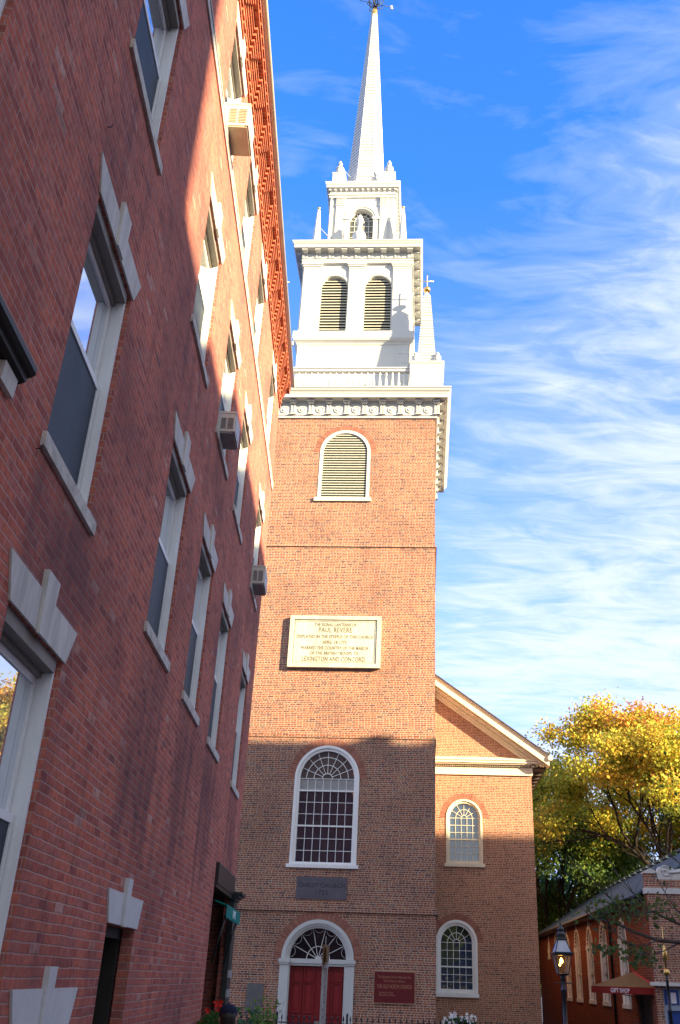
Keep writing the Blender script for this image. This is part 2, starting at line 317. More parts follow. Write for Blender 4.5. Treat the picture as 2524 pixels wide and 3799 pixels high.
# ------------------------------------------------------------------ mesh helpers
class MB:
    def __init__(s):
        s.v = []; s.f = []; s.uv = {}; s.T = None; s.smooth = set()

    def pt(s, p):
        p = Vector(p)
        if s.T is not None: p = s.T @ p
        s.v.append(p); return len(s.v) - 1

    def face(s, idx, uv=None, sm=False):
        s.f.append(list(idx))
        if uv: s.uv[len(s.f) - 1] = uv
        if sm: s.smooth.add(len(s.f) - 1)

    def poly(s, pts, uv=None): s.face([s.pt(p) for p in pts], uv)

    def box(s, x0, x1, y0, y1, z0, z1):
        i = [s.pt(p) for p in ((x0, y0, z0), (x1, y0, z0), (x1, y1, z0), (x0, y1, z0), (x0, y0, z1), (x1, y0, z1), (x1, y1, z1), (x0, y1, z1))]
        for q in ((0, 3, 2, 1), (4, 5, 6, 7), (0, 1, 5, 4), (1, 2, 6, 5), (2, 3, 7, 6), (3, 0, 4, 7)): s.face([i[k] for k in q])
        return s

    def prism(s, pts, d):
        """pts: planar outline (3D), d: extrusion vector"""
        d = Vector(d); a = [s.pt(p) for p in pts]; b = [s.pt(Vector(p) + d) for p in pts]; n = len(pts)
        tri = tessellate_polygon([[Vector(p) for p in pts]])
        for t in tri: s.face([a[k] for k in t]); s.face([b[k] for k in reversed(t)])
        for k in range(n): s.face([a[k], a[(k + 1) % n], b[(k + 1) % n], b[k]])
        return s

    def lathe(s, c, prof, n=12, axis='z', sm=True):
        c = Vector(c); rings = []
        for r, h in prof:
            ring = []
            for k in range(n):
                a = 2 * PI * k / n
                if axis == 'z': p = (r * cos(a), r * sin(a), h)
                elif axis == 'y': p = (r * cos(a), h, r * sin(a))
                else: p = (h, r * cos(a), r * sin(a))
                ring.append(s.pt(c + Vector(p)))
            rings.append(ring)
        for a, b in zip(rings, rings[1:]):
            for k in range(n): s.face([a[k], a[(k + 1) % n], b[(k + 1) % n], b[k]], sm=sm)
        s.face(rings[0][::-1]); s.face(rings[-1])
        return s

    def ngon_loft(s, c, prof, n=4, rot=PI / 4, cap=True, sm=False):
        """prof: (inradius, z): mitred mouldings around a polygonal tower"""
        c = Vector(c); k_ = 1 / cos(PI / n); rings = []
        for r, h in prof:
            rings.append([s.pt(c + Vector((r * k_ * cos(rot + 2 * PI * k / n), r * k_ * sin(rot + 2 * PI * k / n), h))) for k in range(n)])
        for a, b in zip(rings, rings[1:]):
            for k in range(n): s.face([a[k], a[(k + 1) % n], b[(k + 1) % n], b[k]], sm=sm)
        if cap: s.face(rings[0][::-1]); s.face(rings[-1])
        return s

    def tube(s, pts, r, n=6, r1=None, sm=True):
        pts = [Vector(p) for p in pts]; m = len(pts); rings = []; ref = None
        for i, p in enumerate(pts):
            t = (pts[min(i + 1, m - 1)] - pts[max(i - 1, 0)])
            if t.length < 1e-9: t = Vector((0, 0, 1))
            t.normalize()
            if ref is None or abs(ref.dot(t)) > .95: ref = Vector((0, 0, 1)) if abs(t.z) < .9 else Vector((1, 0, 0))
            a = t.cross(ref).normalized(); b = a.cross(t).normalized(); ref = b
            rr = r if r1 is None else r + (r1 - r) * i / (m - 1)
            if isinstance(r, (list, tuple)): rr = r[i]
            rings.append([s.pt(p + rr * (cos(2 * PI * k / n) * a + sin(2 * PI * k / n) * b)) for k in range(n)])
        for a, b in zip(rings, rings[1:]):
            for k in range(n): s.face([a[k], a[(k + 1) % n], b[(k + 1) % n], b[k]], sm=sm)
        s.face(rings[0][::-1]); s.face(rings[-1])
        return s

    def sphere(s, c, r, n=10):
        s.lathe(c, [(r * sin(PI * k / n) + 1e-4, -r * cos(PI * k / n)) for k in range(n + 1)], n + 4); return s

    def arc(s, c, r0, r1, y0, y1, a0=0, a1=PI, n=24, uvs=False):
        """ring sector in the XZ plane between radii r0<r1, from y0 (front) to y1"""
        c = Vector(c); L = []
        for k in range(n + 1):
            a = a0 + (a1 - a0) * k / n
            e = Vector((cos(a), 0, sin(a)))
            L.append([s.pt(c + e * r0 + Vector((0, y0, 0))), s.pt(c + e * r1 + Vector((0, y0, 0))), s.pt(c + e * r1 + Vector((0, y1, 0))), s.pt(c + e * r0 + Vector((0, y1, 0)))])
        for k in range(n):
            p, q = L[k], L[k + 1]
            u0, u1 = (a0 + (a1 - a0) * k / n) * r1, (a0 + (a1 - a0) * (k + 1) / n) * r1
            for i in range(4):
                j = (i + 1) % 4
                uv = None
                if uvs: uv = [(u0, .01 + .28 * (i % 2)), (u1, .01 + .28 * (i % 2)), (u1, .01 + .28 * (1 - i % 2)), (u0, .01 + .28 * (1 - i % 2))]
                s.face([p[i], q[i], q[j], p[j]], uv)
        s.face(L[0]); s.face(L[-1][::-1])
        return s

    def wall(s, outer, holes, mapf, depth):
        """outer / holes: 2D outlines; mapf(u,v,d) -> 3D; reveals of each hole go back by depth"""
        polys = [outer] + holes
        flat = [p for q in polys for p in q]
        ids = [s.pt(mapf(u, v, 0)) for u, v in flat]
        for t in tessellate_polygon([[Vector((u, v, 0)) for u, v in q] for q in polys]): s.face([ids[k] for k in t])
        o = len(outer)
        for h in holes:
            n = len(h); back = [s.pt(mapf(u, v, depth)) for u, v in h]
            for k in range(n): s.face([ids[o + k], ids[o + (k + 1) % n], back[(k + 1) % n], back[k]])
            o += n
        return s

    def build(s, name, mat, parent=None, fix=True, **tags):
        me = bpy.data.meshes.new(name)
        me.from_pydata([tuple(p) for p in s.v], [], s.f)
        if s.uv:
            l = me.uv_layers.new(name='UVMap')
            for i, p in enumerate(me.polygons):
                if i in s.uv:
                    for li, uv in zip(p.loop_indices, s.uv[i]): l.data[li].uv = uv
        for i in s.smooth: me.polygons[i].use_smooth = True
        if fix:
            b = bmesh.new(); b.from_mesh(me); bmesh.ops.recalc_face_normals(b, faces=b.faces); b.to_mesh(me); b.free()
        for m in (mat if isinstance(mat, (list, tuple)) else [mat]): me.materials.append(m)
        o = bpy.data.objects.new(name, me); COL.objects.link(o)
        if parent: o.parent = parent
        for k, v in tags.items(): o[k] = v
        return o


def thing(name, label, cat, loc=(0, 0, 0), rz=0, group=None):
    o = bpy.data.objects.new(name, None); COL.objects.link(o); o.location = loc; o.rotation_euler = (0, 0, rz)
    o.empty_display_size = .2
    o['label'] = label; o['category'] = cat
    if group: o['group'] = group
    return o


def copy_tree(o, parent=None, dz=None):
    c = o.copy(); COL.objects.link(c); c.parent = parent
    for ch in list(o.children): copy_tree(ch, c)
    return c


def text(name, s, size, mat, parent, loc, rot, ext=.004, align='CENTER', sx=1, bold=0, spacing=1.0):
    cu = bpy.data.curves.new(name, 'FONT'); cu.body = s; cu.size = size; cu.extrude = ext; cu.align_x = align; cu.offset = bold; cu.space_character = spacing
    cu.resolution_u = 3
    tmp = bpy.data.objects.new(name, cu); COL.objects.link(tmp)
    dg = C.evaluated_depsgraph_get(); me = bpy.data.meshes.new_from_object(tmp.evaluated_get(dg)); bpy.data.objects.remove(tmp)
    me.materials.clear(); me.materials.append(mat)
    o = bpy.data.objects.new(name, me); COL.objects.link(o); o.parent = parent; o.location = loc; o.rotation_euler = rot; o.scale = (sx, 1, 1)
    return o


def ground_z(y): return -1.1 if y > 33 else (-.0333 * y if y > -30 else 1.0)


# ------------------------------------------------------------------ ground
def build_ground():
    ys = [-120, -30, 0, 33, 60, 150, 600]; xs = [-500, -60, 0, 60, 500]
    m = MB(); g = [[m.pt((x, y, ground_z(y) - .15)) for x in xs] for y in ys]
    for a, b in zip(g, g[1:]):
        for k in range(len(xs) - 1): m.face([a[k], a[k + 1], b[k + 1], b[k]])
    m.build('ground', ASPH, kind='structure')
    m = MB()
    for x0, x1 in ((-1.95, -.35), (5.2, 8.0)):
        m.prism([(x0, -30, ground_z(-30) - .14), (x0, 19, ground_z(19) - .14), (x0, 19, ground_z(19)), (x0, -30, ground_z(-30))], (x1 - x0, 0, 0))
    m.build('pavement', PAVE, kind='structure')
    m = MB(); m.box(-30, 60, 30.2, 32.6, -1.24, -1.06); m.build('church_pavement', PAVE, kind='structure')


build_ground()

# ------------------------------------------------------------------ left brick building
WX = -1.95
COLS = [(2.07, 3.27), (5.0, 6.15), (8.39, 9.56), (10.74, 11.93), (13.05, 14.2), (16.24, 17.38)]
ROWS = {'first': (1.25, 3.45), 'second': (4.55, 6.57), 'third': (8.18, 9.99), 'fourth': (11.49, 13.2)}
AP = thing('apartment_house', 'tall red brick apartment house on the left, with sash windows under stone lintels', 'building', (WX, 0, 0))
YEND = 18.42


def build_apartment():
    holes = []; wins = []
    for r, (z0, z1) in ROWS.items():
        for ci, (y0, y1) in enumerate(COLS):
            if r == 'first' and ci not in (1,): continue
            holes.append([(y0, z0), (y1, z0), (y1, z1), (y0, z1)]); wins.append((r, y0, y1, z0, z1))
    low = [(6.5, 7.72, -1.0, 1.22), (8.6, 9.78, -1.0, 1.96)]
    for y0, y1, z0, z1 in low: holes.append([(y0, z0), (y1, z0), (y1, z1), (y0, z1)])
    holes.append([(15.43, -1.0), (18.02, -1.0), (18.02, 3.17), (15.43, 3.17)])
    m = MB(); m.wall([(-14, -1.6), (YEND, -1.6), (YEND, 14.25), (-14, 14.25)], holes, lambda u, v, d: (-d, u, v), .11)
    m.poly([(0, YEND, -1.6), (-9, YEND, -1.6), (-9, YEND, 14.25), (0, YEND, 14.25)])
    m.poly([(0, -14, -1.6), (-9, -14, -1.6), (-9, -14, 14.25), (0, -14, 14.25)])
    m.poly([(-9, -14, -1.6), (-9, YEND, -1.6), (-9, YEND, 14.25), (-9, -14, 14.25)])
    m.build('wall', MB_WALL, AP)
    MB().box(-8.9, -.3, -13.9, YEND - .3, 14.1, 14.27).build('roof', TAR, AP)

    def window(y0, y1, z0, z1):
        w = y1 - y0; d0 = -.042
        f = MB()
        f.box(d0 - .30, d0, 0, .05, 0, z1 - z0); f.box(d0 - .30, d0, w - .05, w, 0, z1 - z0)            # jambs
        f.box(d0 - .30, d0 - .02, .05, w - .05, 0, .05)
        f.box(d0 - .045, d0 + .008, .02, .055, 0, z1 - z0); f.box(d0 - .045, d0 + .008, w - .055, w - .02, 0, z1 - z0)  # brickmould
        o = f.build('window', FRAME, AP); o.location = (0, y0, z0)
        hd = MB(); hd.box(d0 - .30, d0 + .02, .062, w - .062, z1 - z0 - .09, z1 - z0 - .002)
        hd.box(d0 - .30, d0 - .06, .062, w - .062, z1 - z0 - .125, z1 - z0 - .09); hd.build('head', TAUPE, o)
        zm = (z1 - z0) * .53
        for nm, (a, b, dd, pm) in {'upper_sash': (zm - .03, z1 - z0 - .125, d0 - .09, GLASS), 'lower_sash': (.05, zm + .03, d0 - .055, SCREEN)}.items():
            s = MB(); s.box(dd - .03, dd, .066, .108, a, b); s.box(dd - .03, dd, w - .108, w - .066, a, b)
            s.box(dd - .03, dd, .108, w - .108, a, a + .06); s.box(dd - .03, dd, .108, w - .108, b - .05, b)
            s.build(nm, FRAME, o)
            MB().box(dd - .022, dd - .010, .108, w - .108, a + .06, b - .05).build('pane', pm, o)
        h = z1 - z0
        li = MB(); li.prism([(-.16, -.02, h + .005), (-.16, w + .02, h + .005), (-.16, w + .16, h + .265), (-.16, -.16, h + .265)][::-1], (.174, 0, 0))
        li.prism([(.015, w * .5 - .09, h - .012), (.015, w * .5 + .09, h - .012), (.015, w * .5 + .125, h + .395), (.015, w * .5 - .125, h + .395)][::-1], (.02, 0, 0))
        li.prism([(-.1, w * .5 - .115, h + .26), (-.1, w * .5 + .115, h + .26), (-.1, w * .5 + .125, h + .395), (-.1, w * .5 - .125, h + .395)][::-1], (.12, 0, 0))
        li.build('lintel', STONE, o)
        MB().box(-.30, .03, -.07, w + .09, -.105, -.004).build('sill', SILL, o)
        return o

    first = {}
    for r, y0, y1, z0, z1 in wins:
        if r not in first:
            first[r] = window(y0, y1, z0, z1); first[r]['w'] = 0
            base = (y0, y1); first[r + 'b'] = base
        else:
            c = copy_tree(first[r], AP); b0, b1 = first[r + 'b']; c.location.y = y0; c.scale = (1, (y1 - y0) / (b1 - b0), 1)
    # the two low openings at street level
    for k, (y0, y1, z0, z1) in enumerate(low):
        w = y1 - y0
        f = MB(); f.box(-.40, -.12, 0, .07, 0, z1 - z0); f.box(-.40, -.12, w - .07, w, 0, z1 - z0); f.box(-.4, -.12, .07, w - .07, z1 - z0 - .09, z1 - z0 - .002)
        o = f.build('cellar_door', HOODM, AP); o.location = (0, y0, z0)
        g = MB()
        for q in range(7): g.box(-.34, -.30, .07, w - .07, z1 - z0 - .40 + q * .042, z1 - z0 - .376 + q * .042)
        g.build('vent_slats', ACG, o)
        pnl = MB(); pnl.box(-.36, -.33, .07, w - .07, 0, z1 - z0 - .1)
        for q in range(6): pnl.box(-.33, -.305, .12 + q * (w - .3) / 6, .20 + q * (w - .3) / 6, 0, z1 - z0 - .62)
        pnl.build('panel', BLACK, o)
        li = MB(); h = z1 - z0
        li.prism([(-.1, -.03, h + .003), (-.1, w + .05, h + .003), (-.1, w + .17, h + .262), (-.1, -.18, h + .262)][::-1], (.118, 0, 0))
        li.prism([(.019, w * .47 - .07, h - .006), (.019, w * .47 + .07, h - .006), (.019, w * .47 + .095, h + .395), (.019, w * .47 - .095, h + .395)][::-1], (.02, 0, 0))
        li.prism([(-.1, w * .47 - .09, h + .258), (-.1, w * .47 + .09, h + .258), (-.1, w * .47 + .095, h + .395), (-.1, w * .47 - .095, h + .395)][::-1], (.12, 0, 0))
        li.build('lintel', SCROLLW, o)
    # string course, corbelled brick frieze, gutter
    s = MB(); s.box(-.05, .022, -14, YEND + .02, 11.325, 11.445); s.box(-.05, .034, -14, YEND + .03, 11.445, 11.478); s.build('string_course', STONE, AP)
    c = MB(); z = 13.52
    c.box(-.02, .03, -14, YEND + .03, z, z + .067)
    n = int((YEND + 14) / .20)
    for k in range(n): c.box(-.02, .055, -14 + k * .20 + .05, -14 + k * .20 + .15, z + .067, z + .134)       # dentil course
    c.box(-.02, .05, -14, YEND + .05, z + .134, z + .2)
    for k in range(37):                                                                                    # stepped corbels
        y = 18.05 - k * .877
        for q in range(5): c.box(-.02, .085 + .022 * q, y - .05 - .05 * q, y + .05 + .05 * q, z + .198 + .067 * q, z + .264 + .067 * q)
    for q in range(5): c.box(-.02, .035 + .022 * q, -14, YEND + .035 + .022 * q, z + .2 + .067 * q, z + .262 + .067 * q)   # courses stepping out
    c.box(-.02, .20, -14, YEND + .2, z + .535, z + .60)
    for k in range(n): c.box(-.02, .225, -14 + k * .20 + .05, -14 + k * .20 + .15, z + .60, z + .667)
    c.box(-.02, .215, -14, YEND + .215, z + .667, z + .74)
    c.build('corbel_frieze', MB_CORB, AP)
    g = MB(); g.tube([(.25, -14, z + .80), (.25, YEND + .24, z + .80)], .055, 8); g.box(-.05, .25, -14, YEND + .23, z + .79, z + .85); g.build('gutter', GUTTER, AP)
    rf = MB(); rf.box(-.3, .19, -14, YEND + .2, z + .85, z + .90)
    for k in range(7): rf.box(.05, .16, 4 + k * 1.9, 4.25 + k * 1.9, z + .9, z + .94)
    rf.build('roof_edge', TAR, AP)
    v = MB(); v.tube([(.1, 17.4, z + .86), (.1, 17.4, z + 1.15)], .018); v.tube([(.1, 17.4, z + 1.1), (.28, 17.4, z + 1.1)], .022); v.tube([(.28, 17.4, z + 1.05), (.28, 17.4, z + 1.16)], .03)
    v.build('vent_pipe', STEEL, AP)
    # dark hood over the entrance at the near end
    h = MB(); prof = [(.0, 4.63), (.105, 4.63), (.11, 4.585), (.09, 4.565), (.065, 4.555), (.06, 4.53), (.03, 4.515), (0, 4.51)]
    h.prism([(x, 1.4, z_) for x, z_ in prof], (0, 2.99, 0)); hd = h.build('door_hood', HOODM, AP)
    for y in (1.5, 4.15):
        b = MB(); b.prism([(-.05, y, 4.508), (.035, y, 4.508), (.03, y, 4.39), (-.05, y, 4.39)], (0, .2, 0)); b.build('bracket', STONE, hd)
    for y, z_ in ((4.9, 4.40), (4.86, 7.1)):
        k = MB(); k.tube([(0, y, z_), (.025, y, z_), (.035, y, z_ + .012), (.036, y, z_ + .03)], .004, 5); k.build('hook', IRON, AP)
    # black shopfront at the far corner
    sf = MB(); sf.box(-.12, .05, 15.45, 18.0, 2.86, 3.165); sf.box(-.14, .035, 15.45, 18.0, 2.80, 2.86); o = sf.build('shopfront', BLACK, AP)
    b = MB(); b.box(-1.2, -1.16, 15.44, 18.0, -1, 2.8); b.build('door', BLACK, o)
    b = MB(); b.box(-.5, -.46, 15.5, 16.6, .95, 2.5); b.build('display_window', GLASSD, o)
    b = MB(); b.box(-.52, -.10, 15.45, 16.65, .72, .86); b.build('window_ledge', plain('paint_plum', (.07, .03, .06), .5), o)
    b = MB(); b.box(-.5, -.2, 15.45, 16.65, -.95, .72); b.build('stall_riser', BLACK, o)
    b = MB(); b.box(-.455, -.445, 15.62, 15.82, 1.25, 1.55); b.build('menu_card', PAPER, o)
    p = MB(); p.box(-.02, .07, 17.96, YEND + .07, -1.2, 2.78)
    p.box(-.03, .10, 17.92, YEND + .10, 2.78, 2.83); p.box(-.03, .15, 17.88, YEND + .15, 2.83, 2.88); p.box(-.03, .20, 17.85, YEND + .2, 2.88, 2.92)
    pl = p.build('corner_pier', plain('paint_dark_green_grey', (.028, .036, .036), .5, .4), o)
    b = MB()
    for z_ in (1.55, 1.25, .95): b.box(.06, .085, 17.95, YEND + .085, z_, z_ + .12)
    b.build('pier_bands', ACG, pl)
    MB().box(.0, .082, 17.95, YEND + .08, -1.2, .8).build('pier_base', MB_CORB, pl)


build_apartment()


def air_conditioner(y0, y1, z0, z1, p, label, warm):
    t = thing('air_conditioner', label, 'air conditioner', (WX, y0, z0), 0, 'air conditioners in the windows')
    w, h = y1 - y0, z1 - z0
    m = MB(); m.box(-.25, p, 0, w, .02, h); m.box(-.1, p + .008, -.008, w + .008, h - .02, h + .008); m.box(p - .03, p + .01, -.006, w + .006, .02, .05); m.build('casing', ACW, t)
    g = MB(); n = 9
    for k in range(n): g.box(p * .15, p * .45, -.012, .004, .07 + k * (h - .16) / n, .07 + (k + .55) * (h - .16) / n)
    for k in range(n): g.box(p * .55, p * .9, -.012, .004, .07 + k * (h - .16) / n, .07 + (k + .55) * (h - .16) / n)
    g.build('side_grille', ACG if not warm else ACU, t)
    MB().box(-.2, p - .01, .01, w - .01, -.004, .02).build('underside', ACU if warm else ACG, t)
    f = MB(); n = 14
    for k in range(n): f.box(p, p + .014, .03 + k * (w - .06) / n, .03 + (k + .6) * (w - .06) / n, .06, h - .05)
    f.build('coil_grille', STEEL, t)
    return t


air_conditioner(8.62, 9.12, 11.50, 11.92, .29, 'cream air conditioner in the sunlit top floor window, above the stone band', True)
air_conditioner(10.86, 11.32, 8.19, 8.52, .22, 'grey air conditioner in the shaded window just below the sunlit brick', False)
air_conditioner(16.28, 16.88, 8.19, 8.56, .24, 'grey air conditioner nearest the church, standing out against the tower brick', False)


def shop_awning():
    t = thing('awning', 'small green scalloped shop awning over the black shopfront at the corner', 'awning', (WX, 0, 0))
    y0, y1, xv, zt, zb = 15.55, 17.75, .21, 2.57, 2.40
    m = MB(); m.prism([(.02, y0, 2.63), (xv, y0, zt), (xv - .02, y0, zt - .012), (.02, y0, 2.61)], (0, y1 - y0, 0)); m.build('canopy', TEAL, t)
    v = MB(); n = 11; pts = [(y0, zt), (y1, zt)]
    low = []
    for k in range(n * 4 + 1):
        u = k / (n * 4); low.append((y1 - (y1 - y0) * u, zb - .03 * abs(sin(u * n * PI))))
    v.prism([(xv, y, z) for y, z in pts + low], (.006, 0, 0)); v.build('valance', TEAL, t)
    a = MB(); a.tube([(xv, y0 + .25, zt - .02), (.05, y0 + .1, 1.75)], .016); a.build('arm', BLACK, t)
    a = MB(); a.tube([(xv, y1 - .15, zt - .02), (.05, y1 - .45, 1.75)], .016); a.build('arm', BLACK, t)
    text('lettering', 'CAFFE', .16, TEALW, t, (xv + .009, (y0 + y1) / 2 + .05, zb + .025), (R(90), 0, R(90)), .002, bold=.003)


shop_awning()

# ------------------------------------------------------------------ the church
CH = thing('church', 'colonial brick church with a tall white wooden steeple', 'church', CO, CYAW)
XC, YC = -.64, 3.76


def arch_pts(x0, x1, zs, zsp, n=22):
    r = (x1 - x0) / 2; c = (x0 + x1) / 2
    return [(x0, zs), (x1, zs)] + [(c + r * cos(PI * k / n), zsp + r * sin(PI * k / n)) for k in range(n + 1)]


def arched_window(x0, x1, zs, zsp, gx0, gx1, gz0, Y, cols, rows, meet, spokes, rings, sill, paint, gl, ringw=.24, ring_proud=.004, par=CH):
    """white cased round headed sash window; x0..x1 casing, gx0..gx1 glass, zsp spring line"""
    c = (x0 + x1) / 2; ro = (x1 - x0) / 2; gc = c; ri = (gx1 - gx0) / 2; gx0, gx1 = c - ri, c + ri
    mid = (ro + ri) / 2
    f = MB()
    f.arc((c, 0, zsp), mid, ro, Y - .035, Y + .12, n=26); f.arc((c, 0, zsp), ri, mid, Y + .015, Y + .15, n=26)
    for s in (-1, 1):
        a, b = sorted((c + s * mid, c + s * ro)); f.box(a, b, Y - .035, Y + .12, zs, zsp)
        a, b = sorted((c + s * ri, c + s * mid)); f.box(a, b, Y + .015, Y + .15, zs, zsp)
    f.box(gx0, gx1, Y + .015, Y + .15, zs, gz0)
    o = f.build('window', paint, par)
    g = MB(); p = arch_pts(gx0, gx1, gz0, zsp); g.prism([(x, Y + .13, z) for x, z in p], (0, .012, 0)); g.build('pane', gl, o)
    if cols == 7:
        g = MB(); g.box(gx0, gx1, Y + .1285, Y + .1305, meet[0], zsp); g.build('grey_upper_pane', plain('upper_pane_grey', (.30, .30, .31), .5, .5), o)  # paler grey sheet across the panes above the upper meeting rail
        g = MB(); g.prism([(x, Y + .1285, z) for x, z in arch_pts(gx0, gx1, zsp + .001, zsp + .002)], (0, .002, 0)); g.build('fan_pane', glass('glass_fan', (.085, .08, .075), .8, .03, 1.6, wave=.18), o)
    b = MB(); t = .0085; ya, yb = Y + .095, Y + .128
    for k in range(1, cols):
        x = gx0 + (gx1 - gx0) * k / cols; b.box(x - t, x + t, ya, yb, gz0, zsp)
    for z in rows: b.box(gx0, gx1, ya + .002, yb, z - t, z + t)
    for z in meet: b.box(gx0, gx1, ya - .035, yb + .001, z - .028, z + .022)
    b.arc((c, 0, zsp), ri * rings[0] - .012, ri * rings[0] + .012, ya - .001, yb, n=12)
    for q in rings[1:]: b.arc((c, 0, zsp), ri * q - .010, ri * q + .010, ya - .001, yb, n=20)
    for k in range(1, spokes):
        a = PI * k / spokes; e = Vector((cos(a), 0, sin(a))); pr = Vector((-sin(a), 0, cos(a))) * t
        p0 = Vector((c, ya + .004, zsp)) + e * ri * rings[0]; p1 = Vector((c, ya + .004, zsp)) + e * (ri + .005)
        b.prism([p0 - pr, p1 - pr, p1 + pr, p0 + pr], (0, .024, 0))
    b.build('glazing_bars', paint, o)
    MB().box(sill[0], sill[1], Y - .075, Y + .15, sill[2], zs).build('sill', paint, o)
    r = MB(); r.arc((c, 0, zsp), ro + .004, ro + ringw, Y - ring_proud, Y + .1, n=34, uvs=True); r.build('brick_arch', MB_ARCH, o)
    return o


def build_tower():
    # brick shaft in four stages, a little thinner at each string course
    secs = [(-1.3, 3.54, 3.80, -.04), (3.54, 9.24, 3.76, 0), (9.24, 16.70, 3.745, .015), (16.70, 22.70, 3.73, .03)]
    m = MB()
    dr = arch_pts(-1.845, .555, -1.3, 2.12); bw = arch_pts(-1.775, .485, 4.98, 7.81); lv = arch_pts(-1.66, .43, 18.86, 21.0)
    for (z0, z1, h, y), hole in zip(secs, ([dr], None, None, [lv])):
        x0, x1 = XC - h, XC + h; y1 = YC + h
        outer = [(x0, z0), (x1, z0), (x1, z1), (x0, z1)]
        if z0 == -1.3:      # door reaches the ground: cut it as a notch
            outer = [(x0, z0), (dr[0][0], z0)] + [p for p in dr[:1:-1]] + [(dr[1][0], z0), (x1, z0), (x1, z1), (x0, z1)]
            hs = []
        elif z0 == 3.54: hs = [bw]
        else: hs = hole or []
        m.wall(outer, hs, lambda u, v, d, y=y: (u, y + d, v), .14)
        m.poly([(x1, y, z0), (x1, y1, z0), (x1, y1, z1), (x1, y, z1)]); m.poly([(x0, y, z0), (x0, y1, z0), (x0, y1, z1), (x0, y, z1)])
        m.poly([(x0, y1, z0), (x1, y1, z0), (x1, y1, z1), (x0, y1, z1)])
        m.poly([(x0, y, z1), (x1, y, z1), (x1, y1, z1), (x0, y1, z1)])
    m.build('tower_wall', MB_CH, CH)
    c = (XC, YC, 0)
    s = MB(); s.ngon_loft(c, [(3.79, 3.525), (3.865, 3.53), (3.865, 3.70), (3.75, 3.71)], cap=False); s.build('string_course', MB_CH, CH)
    for z in (9.22, 16.68): s = MB(); s.ngon_loft(c, [(3.74, z), (3.795, z + .004), (3.795, z + .066), (3.735, z + .07)], cap=False); s.build('string_course', MB_CH, CH)
    # door
    f = MB(); cx = XC - .002
    for sgn in (-1, 1):
        a, b = sorted((cx + sgn * .915, cx + sgn * 1.195)); f.box(a, b, -.08, .12, -1.25, 1.96)
        a2, b2 = sorted((cx + sgn * .875, cx + sgn * .955)); f.box(a2, b2, -.045, .16, -1.25, 1.95)
        f.box(a - .02, b + .02, -.115, .12, 1.96, 2.02); f.box(a - .04, b + .04, -.14, .12, 2.02, 2.12)
    f.box(cx - .91, cx + .91, -.02, .14, 1.93, 2.0); f.box(cx - .91, cx + .91, -.06, .14, 2.0, 2.13)
    f.arc((cx, 0, 2.125), 1.05, 1.17, -.09, .12, n=30); f.arc((cx, 0, 2.125), .98, 1.05, -.05, .14, n=30); f.arc((cx, 0, 2.125), .915, .98, .0, .16, n=30)
    o = f.build('doorway', WHITE, CH)
    g = MB(); g.prism([(x, .17, z) for x, z in arch_pts(cx - .92, cx + .92, 2.125, 2.13)], (0, .012, 0)); g.build('fanlight_pane', GLASSD, o)
    b = MB(); c0 = Vector((cx, .13, 2.13))
    b.arc((cx, 0, 2.13), .01, .10, .13, .165, n=10); b.arc((cx, 0, 2.13), .36, .385, .135, .165, n=18)
    for k in range(1, 7):
        a = PI * k / 7; e = Vector((cos(a), 0, sin(a))); pr = Vector((-sin(a), 0, cos(a))) * .011
        b.prism([c0 + e * .08 - pr, c0 + e * .92 - pr, c0 + e * .92 + pr, c0 + e * .08 + pr], (0, .03, 0))
    for k in range(7):
        a = PI * (k + .5) / 7; q = Vector((cx, .145, 2.13)) + Vector((cos(a), 0, sin(a))) * .93
        b.tube([q + Vector((cos(a + PI + t * R(80)), 0, sin(a + PI + t * R(80)))) * .16 for t in (-1, -.6, -.2, .2, .6, 1)], .008, 5)
    b.build('fanlight_bars', WHITE, o)
    r = MB(); r.arc((cx, 0, 2.125), 1.18, 1.43, -.05, .1, n=36, uvs=True); r.build('brick_arch', MB_ARCH, o)
    for sgn in (-1, 1):
        d = MB(); x0, x1 = sorted((cx + sgn * .004, cx + sgn * .885)); d.box(x0, x1, .15, .2, -1.2, 1.93)
        w = x1 - x0
        for z0, z1 in ((1.52, 1.82), (.62, 1.43), (-.25, .5), (-1.05, -.36)):
            for q in (0, 1):
                a = x0 + .115 + q * (w - .1) / 2; e = a + (w - .1) / 2 - .115
                d.box(a - .03, a, .10, .15, z0, z1); d.box(e, e + .03, .10, .15, z0, z1); d.box(a - .03, e + .03, .10, .15, z0 - .03, z0); d.box(a - .03, e + .03, .10, .15, z1, z1 + .03)
                d.box(a + .06, e - .06, .135, .15, z0 + .06, z1 - .06)
        lf = d.build('door_leaf', DOORRED, o)
        k = MB(); k.sphere((cx + sgn * .07, .12, -.12), .03); k.build('knob', GOLD, lf)
    # big window over the door
    arched_window(-1.775, .485, 4.985, 7.81, -1.575, .315, 5.06, 0, 7, (7.81, 7.01, 6.62, 5.815, 5.43), (7.40, 6.23), 8, (.19, .50, .78), (-1.87, .56, 4.87), FRAME, GLASSC, .245)
    # louvred belfry opening in the brick
    x0, x1, zs, zsp = -1.66, .43, 18.86, 21.0; c = (x0 + x1) / 2; ro = (x1 - x0) / 2; Y = .03
    f = MB(); f.arc((c, 0, zsp), ro - .13, ro, Y - .02, Y + .16, n=26)
    f.box(x0, x0 + .13, Y - .02, Y + .16, zs, zsp); f.box(x1 - .13, x1, Y - .02, Y + .16, zs, zsp)
    o = f.build('louvre_window', WHITE, CH)
    MB().box(-1.78, .52, Y - .08, Y + .2, 18.70, 18.86).build('sill', CREAM, o)
    r = MB(); r.arc((c, 0, zsp), ro + .004, ro + .235, Y - .004, Y + .1, n=34, uvs=True); r.build('brick_arch', MB_ARCH, o)
    s = MB(); z = zs + .05; ri = ro - .13
